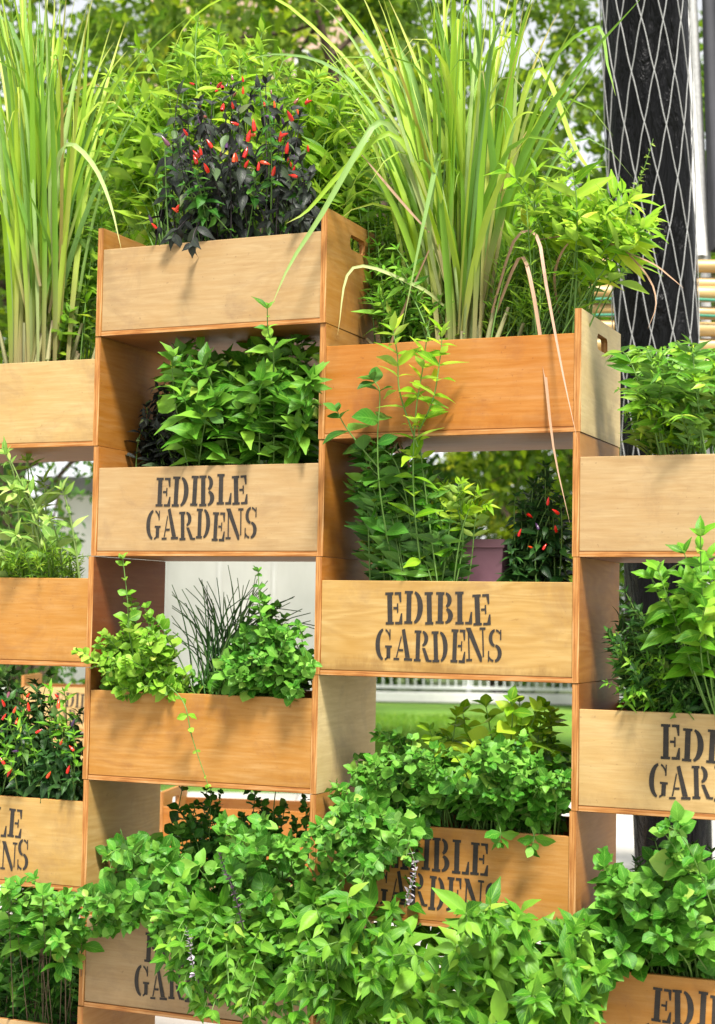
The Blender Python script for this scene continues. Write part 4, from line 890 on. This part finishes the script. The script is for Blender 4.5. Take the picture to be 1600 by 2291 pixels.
rl = thing('railing', 'white railing of thin bars on the kerb beyond the lawn', 'railing', (*gp(0, 27.9), .17), -YAW); WP = plain_mat('white painted steel', (.72, .73, .72), .5, .08)
for z in (.06, .98): obj('rail', bbox_mesh('rail', -4, 6, -.03, .03, 0, .05, .004), WP, rl, (0, 0, z))
bar = bbox_mesh('bar', -.014, .014, -.014, .014, 0, .868, .002); bar.materials.append(WP)
for k in range(72): obj('bar', bar, None, rl, (-3.93+k*.138, 0, .111))
for k in range(6): obj('post', bbox_mesh('post', -.035, .035, .032, .10, 0, 1.1, .004), WP, rl, (-3.9+k*1.95, 0, 0))

# ------------------------------------------------------------------ trees, shrubs, hedge
BARK = plain_mat('bark', (.07, .048, .032), .9, .45, 14, .9, .2, 0, (1, 1, .25))
def leaf_cloud(centres, radii, per, size, kind, rg):
    Vs = []; V0, Q0, U0 = TEMPLATE_S[kind]
    C = np.repeat(np.array(centres), per, 0); Rr = np.repeat(np.array(radii), per); N = len(C)
    dd = nrm(rg.normal(0, 1, (N, 3))); p = C+dd*(Rr*rg.uniform(.15, 1, N)**.5)[:, None]*np.array([1, 1, .75])
    d = nrm(rg.normal(0, 1, (N, 3))+np.array([0, 0, -.3])); n = rg.normal(0, .6, (N, 3))+np.array([0, 0, .8])
    M = frames(d, n)*(size*rg.uniform(.6, 1.3, N))[:, None, None]
    VV = np.einsum('nij,vj->nvi', M, V0)+p[:, None]; QQ = Q0[None]+(np.arange(N)*len(V0))[:, None, None]
    return VV.reshape(-1, 3), QQ.reshape(-1, 4), np.tile(U0, (N, 1))
def small(ratio):
    xs = [(0, .03), (.4, ratio/2), (1, .03)]; V = []; U = []
    for x, h in xs:
        for v in (-1, 0, 1): V.append((x, v*h, .25*abs(v)*h-.15*x*x)); U.append((x, v*.5+.5))
    return np.array(V), np.array([(i*3+k, (i+1)*3+k, (i+1)*3+k+1, i*3+k+1) for i in range(2) for k in (0, 1)]), np.array(U)
TEMPLATE_S = {'oval': small(.55), 'long': small(.3)}
def tree(label, px, dist, height, crown_r, crown_z, mat, seed, n_cl=70, per=150, size=.13, trunk_r=.16, group='trees beyond the crate wall', flat=1.0, kind='oval', name='tree'):
    rg = np.random.default_rng(seed); base = toward(px, dist); root = thing(name, label, 'tree', base, 0, group)
    parts = []; top = np.array([rg.normal(0, .25), rg.normal(0, .25), crown_z])
    tr = spline([(0, 0, -.05), (rg.normal(0, .08), rg.normal(0, .08), crown_z*.35), (top*.75)+rg.normal(0, .05, 3), top], 12)
    parts.append(tube(tr, np.linspace(trunk_r*1.25, trunk_r*.6, 12), 9)); cent, rad = [], []
    for k in range(9):
        s = tr[rg.integers(6, 12)]; d = nrm(rg.normal(0, 1, 3)*np.array([1, 1, .45])+np.array([0, 0, .45])); L = crown_r*rg.uniform(.6, 1.0)
        e = s+d*L; br = bez(s, s+d*L*.5+np.array([0, 0, .25*L])+rg.normal(0, .1, 3), e, 8); parts.append(tube(br, np.linspace(trunk_r*.42, trunk_r*.08, 8), 6))
        for q in range(3):
            s2 = br[rg.integers(3, 8)]; d2 = nrm(d+rg.normal(0, .7, 3)); e2 = s2+d2*L*.5; parts.append(tube(bez(s2, (s2+e2)/2+rg.normal(0, .08, 3), e2, 5), np.linspace(trunk_r*.16, trunk_r*.04, 5), 5)); cent.append(e2); rad.append(rg.uniform(.3, .6))
    while len(cent) < n_cl:
        d = nrm(rg.normal(0, 1, 3)); q = rg.uniform(.3, 1)**.6; cent.append(np.array([0, 0, crown_z+.25*(height-crown_z)])+d*q*np.array([crown_r, crown_r, (height-crown_z)*.95*flat])); rad.append(rg.uniform(.25, .6))
    V, Q, U = join(parts); obj('trunk', mesh_np('trunk', V, Q, U), BARK, root)
    obj('crown', mesh_np('crown', *leaf_cloud(cent, rad, per, size, kind, rg)), mat, root)
    return root
tree('dark green tree with airy crown behind the upright lemongrass', 60, 12.5, 6.4, 1.9, 4.0, LM['tree'], 101, 66, 140, .10)
tree('yellowish tree with a dense crown behind the purple pepper', 560, 18.5, 9.2, 2.3, 5.6, LM['treey'], 102, 90, 160, .14)
tree('leaning tree with thick bare limbs behind the big lemongrass', 775, 13.5, 7.6, 2.4, 4.4, LM['tree'], 103, 92, 140, .115, .17)
tree('loose tree showing white sky gaps beyond the furled parasol', 1640, 14.0, 7.2, 2.3, 4.0, LM['tree'], 104, 66, 130, .10)
tree('far tree rising behind the white cabin', 430, 22, 9.5, 2.4, 5.8, LM['tree'], 105, 84, 140, .14)
tree('far dense tree rising behind the leaning tree', 765, 23, 11.0, 3.0, 6.0, LM['treey'], 106, 105, 140, .16)
tree('far thin tree with diagonal limbs behind the wrapped post', 1325, 16, 8.0, 2.0, 4.3, LM['tree'], 107, 78, 130, .115)
tree('broad dark tree far behind the upright lemongrass', 230, 27, 12.5, 3.4, 6.8, LM['tree'], 111, 66, 130, .19)
tree('broad dark tree far behind the feathery herb', 1332, 26, 11.5, 3.2, 6.0, LM['tree'], 112, 70, 130, .18)
tree('broad dark tree far behind the furled parasol', 1580, 25, 11.0, 2.6, 6.0, LM['treey'], 113, 56, 120, .17)
tree('round tree with crown just above the white cabin roof', 520, 19.0, 5.4, 1.7, 3.6, LM['hedge'], 108, 50, 140, .12)
tree('yellow-flecked tree beyond the railing above the curry leaf tangle', 1120, 32, 6.0, 2.2, 3.7, LM['treey'], 109, 60, 130, .18)
tree('dark low tree beyond the railing behind the small pepper plant', 1300, 34, 6.5, 2.0, 3.9, LM['tree'], 110, 50, 130, .18)
def shrub(label, px, dist, w_, h_, mat, seed, n=30, per=110, size=.06, z0=.0, kind='oval', group='shrubs beyond the crate wall'):
    rg = np.random.default_rng(seed); base = toward(px, dist); base[2] = z0; root = thing('garden_shrub', label, 'shrub', base, 0, group); parts, cent, rad = [], [], []
    for k in range(n):
        e = np.array([rg.uniform(-1, 1)*w_, rg.uniform(-.5, .5)*w_, h_*rg.uniform(.25, 1)]); e[:2] *= math.sqrt(max(.1, 1-.6*(e[2]/h_)**2)); cent.append(e); rad.append(rg.uniform(.12, .26)*max(w_, h_*.5))
        if k < 12: parts.append(tube(bez(np.array([e[0]*.1, e[1]*.1, 0]), e*np.array([.4, .4, .6]), e, 7), np.linspace(.018, .005, 7), 5))
    V, Q, U = join(parts); obj('stem', mesh_np('stem', V, Q, U), BARK, root); obj('foliage', mesh_np('foliage', *leaf_cloud(cent, rad, per, size, kind, rg)), mat, root)
shrub('tall dark garden shrub behind the sage crate', 40, 10.5, .42, 2.5, LM['hedge'], 203, 26, 110, .055)
shrub('narrow garden shrub behind the furled parasol foot', 1640, 9.0, .35, 2.3, LM['hedge'], 206, 24, 120, .06)
hg = np.random.default_rng(300); cent = []; rad = []
for k in range(260): q = gp(hg.uniform(-13, 13), 30+hg.uniform(-.5, .8)); cent.append((q[0], q[1], hg.uniform(.2, 2.9))); rad.append(hg.uniform(.35, .7))
hd = thing('hedge', 'long dark hedge behind the white railing beyond the lawn', 'hedge', (0, 0, 0)); obj('foliage', mesh_np('foliage', *leaf_cloud(cent, rad, 110, .16, 'oval', hg)), LM['hedge'], hd)
# a pink apartment block far behind the trees
b0 = toward(300, 42); b1 = toward(760, 42); wd = np.linalg.norm((b1-b0)[:2]); bl_ = thing('apartment_block', 'pinkish apartment block showing between the tree crowns', 'building', (b0[0], b0[1], 0), -YAW)
PINK = plain_mat('pink render', (.52, .34, .27), .8, .12, 2); obj('wall', bbox_mesh('wall', 0, wd, 0, 8, 0, 18.5, .02), PINK, bl_)
obj('roof', bbox_mesh('roof', -.3, wd+.3, -.3, 8.3, 18.5, 18.9, .02), WHITE, bl_)
wm = bbox_mesh('window', -.55, .55, -.05, .02, 0, 1.5, .01); wm.materials.append(WHITE); pm = bbox_mesh('pane', -.47, .47, -.07, -.052, .08, 1.42, .004); pm.materials.append(plain_mat('dark window glass', (.04, .05, .06), .1, .2))
for f in range(5):
    for k in range(3):
        wn = obj('window', wm, None, bl_, (wd*(k+.5)/3, 0, 1.6+f*3.3)); obj('pane', pm, None, wn)
# grass tufts on the lawn that show through the gap above the mint
gr = np.random.default_rng(12); N = 26000; sd_ = gr.uniform(-.6, 2.4, N); dp = gr.uniform(13.8, 24, N); gpt = np.array([CAM[0], CAM[1]])[None]+rt2[None]*sd_[:, None]+fw2[None]*dp[:, None]
hh = gr.uniform(.03, .075, N); an = gr.uniform(0, 6.28, N); ln = gr.normal(0, .02, (N, 2)); wv = np.stack([np.cos(an), np.sin(an)], -1)*.005
B = np.zeros((N, 4, 3)); B[:, 0, :2] = gpt-wv; B[:, 1, :2] = gpt+wv; B[:, 2, :2] = gpt+ln+wv*.3; B[:, 3, :2] = gpt+ln-wv*.3; B[:, 2, 2] = hh; B[:, 3, 2] = hh; B[:, :2, 2] = -.004
obj('grass', mesh_np('grass', B.reshape(-1, 3), np.arange(N*4).reshape(N, 4), np.tile([(0, 0), (0, 1), (1, 1), (1, 0)], (N, 1)), False), LM['lime2'], kind='stuff', label='short lawn grass seen above the mint cushion', category='grass')
